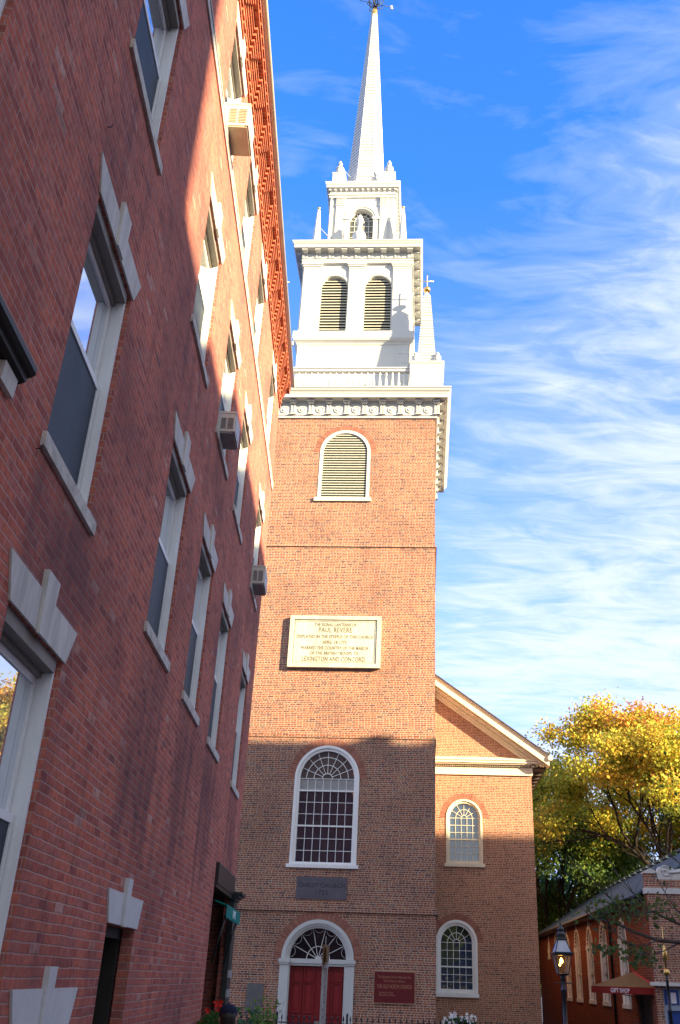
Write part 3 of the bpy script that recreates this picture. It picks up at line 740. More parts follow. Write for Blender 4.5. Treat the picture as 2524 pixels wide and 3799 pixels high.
    while z < zsp + ri - .05:
        hw = ri if z < zsp else math.sqrt(max(.0, ri * ri - (z - zsp) ** 2))
        s.prism([(c - hw, Y + .03, z - .012), (c - hw, Y + .05, z - .014), (c - hw, Y + .17, z + .078), (c - hw, Y + .165, z + .105), (c - hw, Y + .03, z + .038)], (2 * hw, 0, 0))
        z += .1165
    s.build('slats', LOUV, o)
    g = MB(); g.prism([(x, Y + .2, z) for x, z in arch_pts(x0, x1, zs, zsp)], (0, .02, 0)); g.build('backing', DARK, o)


build_tower()


def rot4(m, k):
    m.T = Matrix.Translation((XC, YC, 0)) @ Matrix.Rotation(k * PI / 2, 4, 'Z') @ Matrix.Translation((-XC, -YC, 0))


def urn(m, c, s):
    m.lathe(c, [(r * s, z * s) for r, z in ((.09, 0), (.09, .03), (.06, .06), (.13, .12), (.165, .22), (.145, .31), (.165, .33), (.16, .36), (.09, .38), (.06, .42), (.055, .48), (.09, .50), (.09, .53), (.055, .57), (.02, .62))], 14)


def build_steeple():
    c = (XC, YC, 0)
    # ---- main entablature over the brick
    e = MB(); e.ngon_loft(c, [(3.74, 22.62), (3.80, 22.63), (3.81, 22.72), (3.84, 22.74), (3.84, 23.34), (3.88, 23.36), (3.90, 23.40), (4.22, 23.41), (4.225, 23.14 + .27), (4.225, 23.40)], cap=True)
    e.ngon_loft(c, [(3.9, 23.405), (4.19, 23.405), (4.19, 23.38), (4.24, 23.38), (4.24, 23.55), (4.26, 23.56), (4.28, 23.62), (4.34, 23.68), (4.37, 23.76), (4.40, 23.78), (4.40, 23.83), (3.4, 23.90)])
    e.build('cornice', WHITE, CH)
    fz = MB()
    for k in range(4):
        rot4(fz, k); Y0 = YC - 3.84
        for q in range(11):
            x = XC - 3.78 + q * .756; fz.box(x - .115, x + .115, Y0 - .035, Y0 + .02, 22.80, 23.24)
            fz.box(x - .085, x - .035, Y0 - .06, Y0 - .03, 22.84, 23.22); fz.box(x + .035, x + .085, Y0 - .06, Y0 - .03, 22.84, 23.22)
            fz.box(x - .13, x + .13, Y0 - .075, Y0 + .02, 22.76, 22.80)
            fz.box(x - .12, x + .12, Y0 - .16, Y0 + .02, 23.24, 23.31); fz.box(x - .15, x + .15, Y0 - .24, Y0 + .02, 23.31, 23.37)
            if q < 10:
                fz.lathe((x + .378, Y0, 23.0), [(.175, .01), (.175, -.03), (.13, -.035), (.125, -.015), (.09, -.015), (.085, -.04), (.04, -.045), (.01, -.03)], 16, 'y')
    fz.T = None; fz.build('frieze', WHITE, CH)
    # ---- balustrade
    r = MB()
    for k in range(4):
        rot4(r, k)
        r.box(XC - 2.66, XC + 2.66, -.16, .06, 24.93, 25.10); r.box(XC - 2.7, XC + 2.7, -.20, .10, 25.06, 25.11); r.box(XC - 2.66, XC + 2.66, -.14, .04, 23.9, 24.02)
    r.T = None; rail = r.build('balustrade', WHITE, CH)
    bp = MB(); bp.lathe((0, 0, 0), [(.055, 0), (.055, .05), (.035, .09), (.06, .22), (.075, .32), (.055, .48), (.035, .66), (.03, .74), (.05, .78), (.05, .82), (.055, .91)], 8)
    b0 = None
    for side in range(2):
        for q in range(19):
            x, y = XC - 2.42 + q * .269, -.05
            if side: p = Vector((YC - y, x - XC, 0)); x, y = XC + p.x, YC + p.y
            if b0 is None: b = b0 = bp.build('baluster', WHITE, rail)
            else: b = b0.copy(); COL.objects.link(b); b.parent = rail
            b.location = (x, y, 24.02)
    # ---- four corner pedestals with obelisks
    first = None
    for k, (sx, sy) in enumerate(((1, -1), (-1, -1), (1, 1), (-1, 1))):
        if first is None:
            p = MB(); q = (0, 0, 0); p.ngon_loft(q, [(.74, 23.84), (.74, 23.98), (.70, 24.0), (.70, 25.22), (.735, 25.26), (.75, 25.30), (.76, 25.34), (.70, 25.37)])
            for a in range(4):
                p.T = Matrix.Rotation(a * PI / 2, 4, 'Z'); p.box(-.54, .54, -.708, -.69, 24.98, 25.0); p.box(-.56, -.535, -.712, -.69, 24.1, 25.02); p.box(.535, .56, -.712, -.69, 24.1, 25.02); p.box(-.56, .56, -.712, -.69, 25.0, 25.03)
            p.T = None
            ped = p.build('corner_pedestal', WHITE, CH)
            o = MB(); n = 26; w0, w1 = .40, .135
            prof = [(.46, 25.37), (.46, 25.41), (.41, 25.43)]
            for i in range(n):
                z0 = 25.43 + (29.45 - 25.43) * i / n; z1 = 25.43 + (29.45 - 25.43) * (i + 1) / n; w = w0 + (w1 - w0) * i / n; w_ = w0 + (w1 - w0) * (i + 1) / n
                prof += [(w + .026, z0), (w + .026, z0 + .02), (w_ - .006, z1 - .004)]
            prof += [(.10, 29.53), (.05, 29.62), (.04, 29.68)]
            o.ngon_loft(q, prof); ob = o.build('obelisk', WHITE, ped)
            s = MB(); s.sphere((0, 0, 29.84), .165, 12); s.build('gilt_ball', GOLD, ped)
            x = MB(); x.tube([(0, 0, 29.98), (0, 0, 30.62)], .028); x.tube([(-.26, 0, 30.34), (.26, 0, 30.34)], .028)
            for p_ in ((0, 0, 30.64), (-.27, 0, 30.34), (.27, 0, 30.34)): x.sphere(p_, .04, 6)
            x.build('cross', plain('gilt_pale', (.62, .55, .42), .45, .5, .5), ped)
            u = MB()
            for a, b_ in ((-.47, -.47), (.47, -.47), (-.47, .47), (.47, .47)): urn(u, (a, b_, 25.37), 1.0)
            u.build('urns', WHITE, ped)
            first = ped
        else: ped = copy_tree(first, CH)
        ped.location = (XC + sx * 3.34, YC + sy * 3.34, 0)
    # ---- belfry base
    b = MB(); b.ngon_loft(c, [(2.62, 23.8), (2.62, 25.0), (2.545, 25.02), (2.545, 27.34)], cap=False)
    for k in range(4):
        rot4(b, k); Y0 = YC - 2.545
        for q in range(4):
            for sg in (-1, 1):
                w = .55 if q % 2 else .38; a, d = sorted((XC + sg * 2.557, XC + sg * (2.557 - w))); b.box(a, d, Y0 - .012, Y0 + .02, 25.35 + q * .5, 25.35 + q * .5 + .485)
    b.T = None; b.build('belfry_base', WHITE, CH)
    mo = MB(); mo.ngon_loft(c, [(2.53, 27.33), (2.58, 27.34), (2.60, 27.40), (2.66, 27.46), (2.72, 27.50), (2.75, 27.56), (2.77, 27.60), (2.77, 27.98), (2.45, 28.06)]); mo.build('belfry_moulding', WHITE, CH)
    # ---- belfry with twin louvred arches
    H = 2.50; Y0 = YC - H; z0, zt = 28.04, 32.15
    w = MB(); lous = []; dk = MB(); arch = MB(); pil = MB()
    holes = [arch_pts(XC + a, XC + a + 1.25, z0 + .1, 30.80) for a in (-1.66, .41)]
    for k in range(4):
        for q in (w, dk, arch, pil): rot4(q, k)
        w.wall([(XC - H, z0), (XC + H, z0), (XC + H, zt), (XC - H, zt)], holes, lambda u, v, d: (u, Y0 + d, v), .28)
        for a in (-1.66, .41):
            x0 = XC + a; x1 = x0 + 1.25; cc = (x0 + x1) / 2; r = .625
            arch.arc((cc, 0, 30.80), r + .002, r + .10, Y0 - .045, Y0 + .01, n=20)
            for xx in (x0 - .16, x1 - .005): arch.box(xx, xx + .165, Y0 - .06, Y0 + .02, 30.70, 30.82)
            z = z0 + .16; lou = MB(); lous.append(lou); rot4(lou, k)
            while z < 30.80 + r - .06:
                hw = r if z < 30.8 else math.sqrt(r * r - (z - 30.8) ** 2)
                lou.prism([(cc - hw, Y0 + .11, z - .02), (cc - hw, Y0 + .125, z - .02), (cc - hw, Y0 + .26, z + .10), (cc - hw, Y0 + .255, z + .125), (cc - hw, Y0 + .11, z + .04)], (2 * hw, 0, 0)); z += .166
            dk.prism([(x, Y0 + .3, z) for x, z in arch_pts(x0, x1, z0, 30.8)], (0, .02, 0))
        for x, ww in ((XC - 2.13, .80), (XC, .72), (XC + 2.13, .80)):
            pil.box(x - ww / 2, x + ww / 2, Y0 - .10, Y0 + .01, z0, 31.78); pil.box(x - ww / 2 - .03, x + ww / 2 + .03, Y0 - .13, Y0 + .01, z0, z0 + .12)
            for i, q in enumerate(((31.78, 31.88), (31.90, 32.0), (32.0, 32.12))): pil.box(x - ww / 2 - .02 - .035 * i, x + ww / 2 + .02 + .035 * i, Y0 - .12 - .035 * i, Y0 + .01, *q)
    for q in (w, dk, arch, pil): q.T = None
    bf = w.build('belfry', WHITE, CH); [q.build('louvre', LOUV, bf) for q in lous]; dk.build('backing', DARK, bf); arch.build('archivolts', WHITE, bf); pil.build('pilasters', WHITE, bf)
    e = MB(); e.ngon_loft(c, [(2.5, 32.1), (2.64, 32.12), (2.64, 32.22), (2.665, 32.23), (2.665, 32.32), (2.70, 32.34), (2.62, 32.37), (2.62, 32.74), (2.66, 32.76), (2.68, 32.80), (2.99, 32.80), (2.99, 32.76), (3.02, 32.76), (3.02, 32.93), (3.05, 32.96), (3.10, 33.06), (3.12, 33.08), (3.12, 33.13), (2.2, 33.22)])
    for k in range(4):
        rot4(e, k); Yf = YC - 2.62
        for q in range(9):
            x = XC - 2.52 + q * .63; e.box(x - .15, x + .15, Yf - .03, Yf + .01, 32.40, 32.74); e.box(x - .11, x - .05, Yf - .05, Yf, 32.42, 32.72); e.box(x + .05, x + .11, Yf - .05, Yf, 32.42, 32.72)
            e.box(x - .14, x + .14, Yf - .34, Yf + .01, 32.68, 32.79); e.box(x - .10, x + .10, Yf - .31, Yf - .05, 32.655, 32.69)
    e.T = None; e.build('belfry_cornice', WHITE, CH)
    # little obelisks and centre finials on the belfry roof
    sp0 = None
    for i in range(4):
        for kind in (0, 1):
            a = Matrix.Rotation(i * PI / 2, 4, 'Z')
            pos = a @ (Vector((2.12, -2.12, 0)) if kind == 0 else Vector((0, -2.35, 0)))
            if kind == 0:
                if sp0 is None:
                    o = MB(); o.ngon_loft((0, 0, 0), [(.24, 33.1), (.24, 33.5), (.19, 33.55), (.20, 33.9), (.12, 35.3), (.065, 36.0), (.04, 36.05)], n=8, rot=PI / 8); ob = o.build('obelisk', WHITE, CH)
                    g = MB(); g.sphere((0, 0, 36.13), .085, 8); g.build('gilt_tip', GOLD, ob); sp0 = ob
                    rd = MB(); rd.tube([(-.05, .05, 35.0), (-.62, .62, 34.65)], .016, 5); rd.build('tie_rod', WHITE, ob)
                else:
                    ob = copy_tree(sp0, CH); ob.rotation_euler = (0, 0, i * PI / 2)
                ob.location = (XC + pos.x, YC + pos.y, 0)
            else:
                o = MB(); o.lathe((XC + pos.x, YC + pos.y, 0), [(.30, 33.1), (.30, 33.2), (.17, 33.32), (.27, 33.55), (.34, 34.05), (.31, 34.15), (.15, 34.25), (.12, 34.75), (.17, 34.95), (.17, 35.15), (.09, 35.35), (.03, 35.45)], 12); o.build('finial', WHITE, CH)
    # ---- lantern
    h = 1.63; Y0 = YC - h; z0, zt = 33.15, 37.40
    w = MB(); pil = MB(); gl = MB(); br = MB(); ar = MB()
    for k in range(4):
        for q in (w, pil, gl, br, ar): rot4(q, k)
        w.wall([(XC - h, z0), (XC + h, z0), (XC + h, zt), (XC - h, zt)], [arch_pts(XC - .60, XC + .60, 33.5, 35.95)], lambda u, v, d: (u, Y0 + d, v), .30)
        ar.arc((XC, 0, 35.95), .70, .86, Y0 - .06, Y0 + .01, n=22); ar.arc((XC, 0, 35.95), .605, .70, Y0 - .03, Y0 + .01, n=22)
        for s in (-1, 1):
            a, b_ = sorted((XC + s * .605, XC + s * .84)); ar.box(a, b_, Y0 - .03, Y0 + .01, 33.5, 35.85); a, b_ = sorted((XC + s * .56, XC + s * .92)); ar.box(a, b_, Y0 - .08, Y0 + .01, 35.83, 35.97)
            x = XC + s * 1.12; pil.box(x - .19, x + .19, Y0 - .09, Y0 + .01, z0, 36.80); pil.box(x - .22, x + .22, Y0 - .12, Y0 + .01, 36.72, 36.80)
            for q in range(6): pil.box(x - .19 + q * .07, x - .155 + q * .07, Y0 - .125, Y0 - .08, 36.82, 37.2)
            pil.box(x - .19, x + .19, Y0 - .09, Y0 + .01, 36.80, 37.2); pil.box(x - .24, x + .24, Y0 - .15, Y0 + .01, 37.2, 37.3)
            x = XC + s * 1.545; pil.box(x - .085, x + .085, Y0 - .03, Y0 + .01, z0, 37.3)
        gl.prism([(x, Y0 + .27, z) for x, z in arch_pts(XC - .6, XC + .6, 33.5, 35.95)], (0, .012, 0))
        for q in range(1, 5): br.box(XC - .6 + q * .24 - .014, XC - .6 + q * .24 + .014, Y0 + .23, Y0 + .268, 33.5, 35.95)
        for q in range(7): br.box(XC - .6, XC + .6, Y0 + .232, Y0 + .268, 33.75 + q * .37 - .014, 33.75 + q * .37 + .014)
        br.arc((XC, 0, 35.95), .34, .365, Y0 + .231, Y0 + .268, n=14); br.arc((XC, 0, 35.95), .555, .605, Y0 + .22, Y0 + .268, n=20)
        for q in range(1, 6):
            a = PI * q / 6; e_ = Vector((cos(a), 0, sin(a))); pr = Vector((-sin(a), 0, cos(a))) * .013; p0 = Vector((XC, Y0 + .234, 35.95))
            br.prism([p0 + e_ * .12 - pr, p0 + e_ * .58 - pr, p0 + e_ * .58 + pr, p0 + e_ * .12 + pr], (0, .03, 0))
    for q in (w, pil, gl, br, ar): q.T = None
    ln = w.build('lantern', WHITE, CH); pil.build('pilasters', WHITE, ln); gl.build('panes', glass('glass_lantern', (.07, .08, .075), .6, .06, 1.5), ln); br.build('glazing_bars', WHITE, ln); ar.build('archivolts', WHITE, ln)
    e = MB(); e.ngon_loft(c, [(1.60, 37.28), (1.70, 37.30), (1.70, 37.42), (1.74, 37.44), (1.76, 37.50), (1.68, 37.53), (1.68, 37.80), (1.72, 37.84), (1.86, 37.86), (1.86, 38.0), (1.90, 38.06), (1.93, 38.16), (1.93, 38.2), (.9, 38.3)])
    for k in range(4):
        rot4(e, k)
        for q in range(13):
            x = XC - 1.68 + q * .28; e.box(x - .055, x + .055, YC - 1.79, YC - 1.66, 37.72, 37.84)
    e.T = None; e.build('lantern_cornice', WHITE, CH)
    p0 = None
    for i, (sx, sy) in enumerate(((1, -1), (-1, -1), (1, 1), (-1, 1))):
        if p0 is None:
            p = MB(); p.ngon_loft((0, 0, 0), [(.32, 38.2), (.32, 39.05), (.345, 39.08), (.35, 39.14), (.30, 39.16)]); p0 = p.build('urn_pedestal', WHITE, CH)
            u = MB(); u.lathe((0, 0, 39.16), [(.13, 0), (.10, .06), (.17, .15), (.23, .33), (.20, .48), (.235, .51), (.225, .55), (.12, .58), (.09, .64), (.085, .84), (.125, .87), (.125, .92), (.085, .96), (.08, 1.02), (.03, 1.13)], 16); u.build('urn', WHITE, p0)
            rd = MB(); rd.tube([(-.05, .05, 39.95), (-.75, .75, 39.55)], .014, 5); rd.build('tie_rod', WHITE, p0); q = p0
        else:
            q = copy_tree(p0, CH); q.rotation_euler = (0, 0, {1: -PI / 2, 2: PI / 2, 3: PI}[i])
        q.location = (XC + sx * 1.30, YC + sy * 1.30, 0)
    # ---- spire: clapboards laid in real steps
    s = MB(); n = 62; prof = []
    zb, zt_ = 38.25, 54.0
    for i in range(n):
        za = zb + (zt_ - zb) * i / n; ze = zb + (zt_ - zb) * (i + 1) / n
        ra = 1.045 + (.155 - 1.045) * i / n; rb = 1.045 + (.155 - 1.045) * (i + 1) / n
        prof += [(ra + .034, za), (ra + .034, za + .03), (rb, ze)]
    s.ngon_loft(c, prof, n=8, rot=PI / 8); sp = s.build('spire', WHITE, CH)
    cb = MB()
    for k in range(8):
        a = PI / 8 + k * PI / 4; q = 1 / cos(PI / 8)
        cb.tube([(XC + 1.055 * q * cos(a), YC + 1.055 * q * sin(a), zb), (XC + .165 * q * cos(a), YC + .165 * q * sin(a), zt_)], .03, 4, .012, sm=False)
    cb.build('corner_boards', WHITE, sp)
    cl = MB(); cl.lathe((XC, YC, 0), [(.20, 53.95), (.21, 54.05), (.17, 54.12), (.18, 54.2), (.20, 54.3), (.17, 54.42), (.15, 54.55), (.10, 54.6)], 16); cl.build('gilt_collar', GOLD, sp)
    v = MB(); v.tube([(XC, YC, 54.5), (XC, YC, 58.6)], .04, 6, .02)
    for k in range(6):
        a = k * PI / 3 + .3; d = Vector((cos(a), sin(a), 0))
        o = Vector((XC, YC, 54.7)); v.tube([o, o + d * .25 + Vector((0, 0, .35)), o + d * .5 + Vector((0, 0, .75)), o + d * .55 + Vector((0, 0, 1.2)), o + d * .3 + Vector((0, 0, 1.45)), o + d * .12 + Vector((0, 0, 1.2)), o + d * .2 + Vector((0, 0, .95))], .028, 5)
        v.tube([o, o + d * .3 + Vector((0, 0, .02)), o + d * .48 + Vector((0, 0, .2)), o + d * .42 + Vector((0, 0, .42)), o + d * .25 + Vector((0, 0, .4)), o + d * .28 + Vector((0, 0, .22))], .024, 5)
    for a in range(4):
        d = Vector((cos(a * PI / 2 + .25), sin(a * PI / 2 + .25), 0)); v.tube([Vector((XC, YC, 55.1)), Vector((XC, YC, 55.1)) + d * .95], .018, 5)
    vn = v.build('weathervane', IRON, CH)
    d = Vector((cos(.25), sin(.25), 0)) * 1.05
    text('compass_letter', 'S', .42, WHITE, vn, (XC + d.x, YC + d.y, 54.95), (R(90), 0, R(14)), .03)
    b = MB(); b.sphere((XC, YC, 57.0), .18, 10); b.build('gilt_ball', GOLD, vn)
    b = MB(); b.prism([(XC - .7, YC, 58.0), (XC + .1, YC, 58.12), (XC + .6, YC, 58.35), (XC + .75, YC, 58.1), (XC + .6, YC, 57.85), (XC + .1, YC, 57.95)], (0, .03, 0)); b.build('banner', GOLD, vn)


build_steeple()


def build_nave():
    Y = 6.5; xl, xr = -8.44, 7.16; yb = 40; ze = 9.75; zr = 16.05; xm = XC  # unseen rear stretched beyond its true length, to keep sky off the chapel wall
    up_ = arch_pts(3.63, 5.10, 5.83, 7.58); lo = arch_pts(3.22, 4.82, 1.22, 2.96)
    mir = lambda q: [(2 * XC - x, z) for x, z in q][::-1]
    m = MB(); m.wall([(xl, -1.3), (xr, -1.3), (xr, 9.75), (xm, 9.75 + (xr - xm) * .71), (xl, 9.75)], [up_, lo, mir(up_), mir(lo)], lambda u, v, d: (u, Y + d, v), .14)
    m.poly([(xr, Y, -1.3), (xr, yb, -1.3), (xr, yb, ze), (xr, Y, ze)]); m.poly([(xl, Y, -1.3), (xl, yb, -1.3), (xl, yb, ze), (xl, Y, ze)])
    m.poly([(xl, yb, -1.3), (xr, yb, -1.3), (xr, yb, ze), (xm, yb, ze + 5.4), (xl, yb, ze)])
    m.build('nave_wall', MB_NAVE, CH)
    for a, b in ((up_, 0), (lo, 1)):
        for s in (0, 1):
            x0, x1 = a[0][0], a[1][0]
            if s: x0, x1 = 2 * XC - x1, 2 * XC - x0
            if b == 0:
                r = (x1 - x0) / 2 - .155; c = (x0 + x1) / 2
                arched_window(x0, x1, 5.83, 7.58, c - r, c + r, 5.93, Y, 5, (7.58, 7.30, 7.02, 6.48, 6.21), (6.75,), 6, (.20, .58), (x0 - .07, x1 + .07, 5.70), CREAM, GLASSN, .24)
            else:
                r = (x1 - x0) / 2 - .205; c = (x0 + x1) / 2
                arched_window(x0, x1, 1.22, 2.96, c - r, c + r, 1.36, Y, 5, (2.96, 2.68, 2.40, 1.85, 1.60), (2.12,), 6, (.20, .58), (x0 - .02, x1 + .03, 1.09), FRAME, GLASSC, .23)
    # pediment: horizontal cornice, raking cornice, roof, gutter
    for a, b in ((xl, XC - 3.7), (XC + 3.7, xr)):
        k = MB()
        k.box(a, b + .0, Y - .05, Y + .02, 9.33, 9.62); k.box(a, b, Y - .08, Y + .02, 9.30, 9.36)
        k.box(a, b, Y - .24, Y + .02, 9.71, 9.76); k.box(a, b, Y - .30, Y + .02, 9.76, 9.86)
        k.prism([(a, Y - .34, 9.86), (a, Y + .02, 9.86), (a, Y + .02, 10.06), (a, Y - .33, 9.90)], (b - a, 0, 0))
        n = int((b - a) / .075)
        for q in range(n): k.box(a + q * .075, a + q * .075 + .045, Y - .14, Y + .02, 9.64, 9.70)
        if a < XC: k.build('pediment_cornice', CREAM, CH)
    # return of the horizontal cornice past the right corner
    k.box(xr, xr + .06, Y - .05, Y + .6, 9.33, 9.62); k.box(xr, xr + .30, Y - .30, Y + .6, 9.76, 9.86); k.prism([(xr, Y - .34, 9.86), (xr, Y + .6, 9.86), (xr, Y + .6, 10.0), (xr, Y - .33, 9.90)], (.32, 0, 0))
    k.box(xr, xr + .14, Y - .14, Y + .6, 9.64, 9.70)
    k.build('pediment_cornice', CREAM, CH)
    ra = MB(); sl = .71
    for s in (1, -1):
        X = lambda d: XC + s * d
        Zr = lambda d, o: 10.02 + (8.50 - d) * sl + o         # top line of the rake
        d0, d1 = 0.0, 8.52
        def strip(y0, y1, o0, o1, e=0):
            ra.prism([(X(d0), y0, Zr(d0, o0)), (X(d1 + e), y0, Zr(d1 + e, o0)), (X(d1 + e), y0, Zr(d1 + e, o1)), (X(d0), y0, Zr(d0, o1))], (0, y1 - y0, 0))
        strip(Y - .62, Y + .02, -.06, 0); strip(Y - .585, Y + .02, -.13, -.06); strip(Y - .56, Y + .02, -.40, -.13, -.02)
        strip(Y - .36, Y + .02, -.50, -.42, -.2); strip(Y - .28, Y + .02, -.56, -.50, -.3); strip(Y - .20, Y + .02, -.66, -.58, -.45); strip(Y - .09, Y + .02, -.80, -.66, -.6)
    ra.build('raking_cornice', CREAM, CH)
    rf = MB()
    for s in (1, -1):
        p = [(XC, 10.035 + 8.5 * sl), (XC + s * 8.54, 10.0), (XC + s * 8.54, 10.045), (XC, 10.085 + 8.5 * sl)]
        rf.prism([(x, Y - .66, z) for x, z in p], (0, yb - Y + 1, 0))
    rf.build('roof', SHING, CH)
    ev = MB(); ev.box(xr - .02, xr + .62, Y + .02, yb, 9.60, 9.66); ev.box(xr - .02, xr + .09, Y + .6, yb, 9.3, 9.6)
    for q in range(40): ev.box(xr + .09, xr + .5, Y + .7 + q * .8, Y + .82 + q * .8, 9.47, 9.6)
    ev.build('eave_soffit', plain('paint_brown', (.06, .045, .04), .6), CH)
    g = MB(); g.tube([(xr + .72, Y - .55, 9.90), (xr + .72, yb, 9.90)], .075, 10); gt = g.build('gutter', plain('gutter_grey', (.07, .065, .06), .5), CH)
    g = MB(); g.tube([(xr + .74, Y - .66, 9.93), (xr + .74, Y - .54, 9.93)], .105, 12); g.build('gutter_end', CREAM, gt)


build_nave()


# ------------------------------------------------------------------ plaques on the tower
def on_church(x, y, z): return CO + Matrix.Rotation(CYAW, 3, 'Z') @ Vector((x, y, z))


def plaques():
    t = thing('stone_plaque', 'large pale yellow carved stone tablet about signal lanterns, high on the sunlit tower', 'plaque', on_church(-.62, .0, 11.76), CYAW)
    w, h, d = 1.71, 2.0, .17
    m = MB(); m.ngon_loft((0, 0, 0), [(1, 0)], cap=False) if False else None
    m = MB(); m.box(-w, w, -d + .05, .03, 0, h)
    for z0, z1 in ((0, .15), (h - .15, h)): m.box(-w, w, -d, -d + .05, z0, z1)
    m.box(-w, -w + .15, -d, -d + .05, .15, h - .15); m.box(w - .15, w, -d, -d + .05, .15, h - .15)
    m.box(-w + .20, w - .20, -d + .03, -d + .05, .20, .215); m.box(-w + .2, w - .2, -d + .03, -d + .05, h - .215, h - .2); m.box(-w + .2, -w + .215, -d + .03, -d + .05, .215, h - .215); m.box(w - .215, w - .2, -d + .03, -d + .05, .215, h - .215)
    m.build('slab', PLAQ, t)
    ln = [('THE SIGNAL LANTERNS OF', 1.60, .135, 1.58), ('PAUL REVERE', 1.36, .215, 1.25), ('DISPLAYED IN THE STEEPLE OF THIS CHURCH', 1.13, .135, 2.86), ('APRIL 18 1775', .91, .14, .9), ('WARNED THE COUNTRY OF THE MARCH', .69, .14, 2.5), ('OF THE BRITISH TROOPS TO', .49, .13, 1.8), ('LEXINGTON AND CONCORD.', .24, .195, 2.36)]
    for s, z, sz, wid in ln:
        o = text('lettering', s, sz * 1.3, PLAQT, t, (0, -d + .049, z), (R(90), 0, 0), .004, bold=.004, spacing=1.08)
        xs = [v.co.x for v in o.data.vertices]; o.scale.x = wid / (max(xs) - min(xs))
    t = thing('slate_plaque', 'dark purple slate tablet reading CHRIST CHURCH 1723, below the big arched window', 'plaque', on_church(-.635, 0, 3.91), CYAW)
    m = MB(); m.box(-.84, .84, -.035, .03, 0, .68); m.box(-.76, .76, -.042, -.03, .07, .08); m.box(-.76, .76, -.042, -.03, .60, .61); m.box(-.76, -.75, -.042, -.03, .08, .6); m.box(.75, .76, -.042, -.03, .08, .6); m.build('slab', SLATEP, t)
    text('lettering', 'CHRIST CHURCH', .185, SLATET, t, (0, -.037, .36), (R(90), 0, 0), .004, bold=.002, spacing=1.12); text('lettering', '1723', .2, SLATET, t, (0, -.037, .14), (R(90), 0, 0), .004, bold=.002, spacing=1.15)
    t = thing('sign_board', 'dark red painted church sign with gilt letters, right of the red doors', 'sign', on_church(1.845, -.04, .95), CYAW)
    MB().box(-.64, .64, -.05, .0, 0, .88).build('board', SIGNRED, t)
    f = MB(); f.box(-.655, .655, -.055, 0, .88, .9); f.box(.64, .655, -.055, 0, -.005, .88); f.box(-.655, -.64, -.055, 0, -.005, .88); f.box(-.655, .655, -.055, 0, -.015, -.0); f.build('frame', plain('oak_edge', (.45, .30, .2), .6), t)
    for s, z, sz, wid, x in (('The Episcopal Church Welcomes You', .70, .08, 1.04, 0), ('Christ Church in Boston', .59, .075, .68, 0), ('THE OLD NORTH CHURCH', .41, .13, 1.1, 0), ('Sunday Services', .27, .06, .45, -.26), ('Open Daily to Visitors', .2, .06, .52, -.23)):
        o = text('lettering', s, sz * 1.25, SIGNGOLD, t, (x, -.052, z), (R(90), 0, 0), .002)
        xs = [v.co.x for v in o.data.vertices]; o.scale.x = wid / (max(xs) - min(xs))
    t = thing('bronze_plaque', 'plain dull grey upright tablet on the brick left of the red doors', 'plaque', on_church(-2.57, -.04, .58), CYAW)
    m = MB(); m.box(-.26, .26, -.045, .0, 0, .79); m.box(-.28, .28, -.03, 0, -.02, .0); m.build('plate', BRONZE, t)
    m = MB()
    for k in range(9): m.box(-.2, .2 - .05 * (k % 3), -.048, -.044, .1 + k * .07, .115 + k * .07)
    m.build('worn_lettering', plain('bronze_letter', (.105, .105, .11), .5, .4), t)


plaques()


# ------------------------------------------------------------------ iron fence before the church
def fence(x0, x1, label, gate=False):
    n = int((x1 - x0) / .165); Yf = -1.6
    t = thing('iron_gate' if gate else 'iron_fence', label, 'gate' if gate else 'fence', on_church(x0, Yf, -1.06), CYAW)
    w = x1 - x0; top = 1.55
    r = MB(); r.box(0, w, -.015, .015, top - .12, top - .09); r.box(0, w, -.015, .015, .12, .16); r.build('rails', IRON, t)
    p0 = None
    pm = MB(); pm.tube([(0, 0, .05), (0, 0, top)], .011, 6); pm.lathe((0, 0, top), [(.012, -.03), (.028, 0), (.022, .04), (.004, .12)], 6)
    for k in range(n):
        if p0 is None: p = p0 = pm.build('picket', IRON, t)
        else: p = p0.copy(); COL.objects.link(p); p.parent = t
        p.location = (.1 + k * (w - .16) / max(1, n - 1), 0, 0)
    if not gate:
        for x in (0, w):
            q = MB(); q.box(x - .028, x + .028, -.028, .028, 0, top + .12); q.lathe((x, 0, top + .12), [(.03, 0), (.035, .02), (.02, .05), (.01, .07)], 8); q.build('post', IRON, t)


fence(-6.5, -1.60, 'black iron fence with spear tips, left of the red doors')
fence(-1.55, .45, 'low black iron gate standing in front of the red doors', True)
fence(.50, 9.0, 'long black iron fence with spear tips, from the doors past the flower box')


# ------------------------------------------------------------------ planting
def leaf_mesh(name, pts, size, cols, parent, seed=1, droop=.0):
    """many small leaf-sized faces; pts: (position, size factor, colour) list"""
    r = random.Random(seed); vs = []; fs = []; cl = []
    for p, k, col in pts:
        s = size * k * r.uniform(.7, 1.3)
        n = Vector((r.gauss(0, 1), r.gauss(0, 1), r.gauss(.5, .8))).normalized()
        a = n.cross(Vector((r.gauss(0, 1), r.gauss(0, 1), r.gauss(0, 1)))).normalized(); b = n.cross(a)
        i = len(vs)
        vs += [p - a * s * .5, p + b * s * .32 + n * s * .06, p + a * s * .55, p - b * s * .32 + n * s * .06]
        fs.append((i, i + 1, i + 2, i + 3)); cl.append(col)
    me = bpy.data.meshes.new(name); me.from_pydata([tuple(v) for v in vs], [], fs)
    at = me.attributes.new('leafcol', 'FLOAT_COLOR', 'FACE')
    flat = []
    for c in cl: flat += [c[0], c[1], c[2], 1]
    at.data.foreach_set('color', flat)
    me.materials.append(LEAF)
    o = bpy.data.objects.new(name, me); COL.objects.link(o)
    if parent: o.parent = parent
    return o


def jit(c, r, a=.25):
    k = 1 + r.uniform(-a, a); return tuple(max(.003, x * k * (1 + r.uniform(-.1, .1))) for x in c)


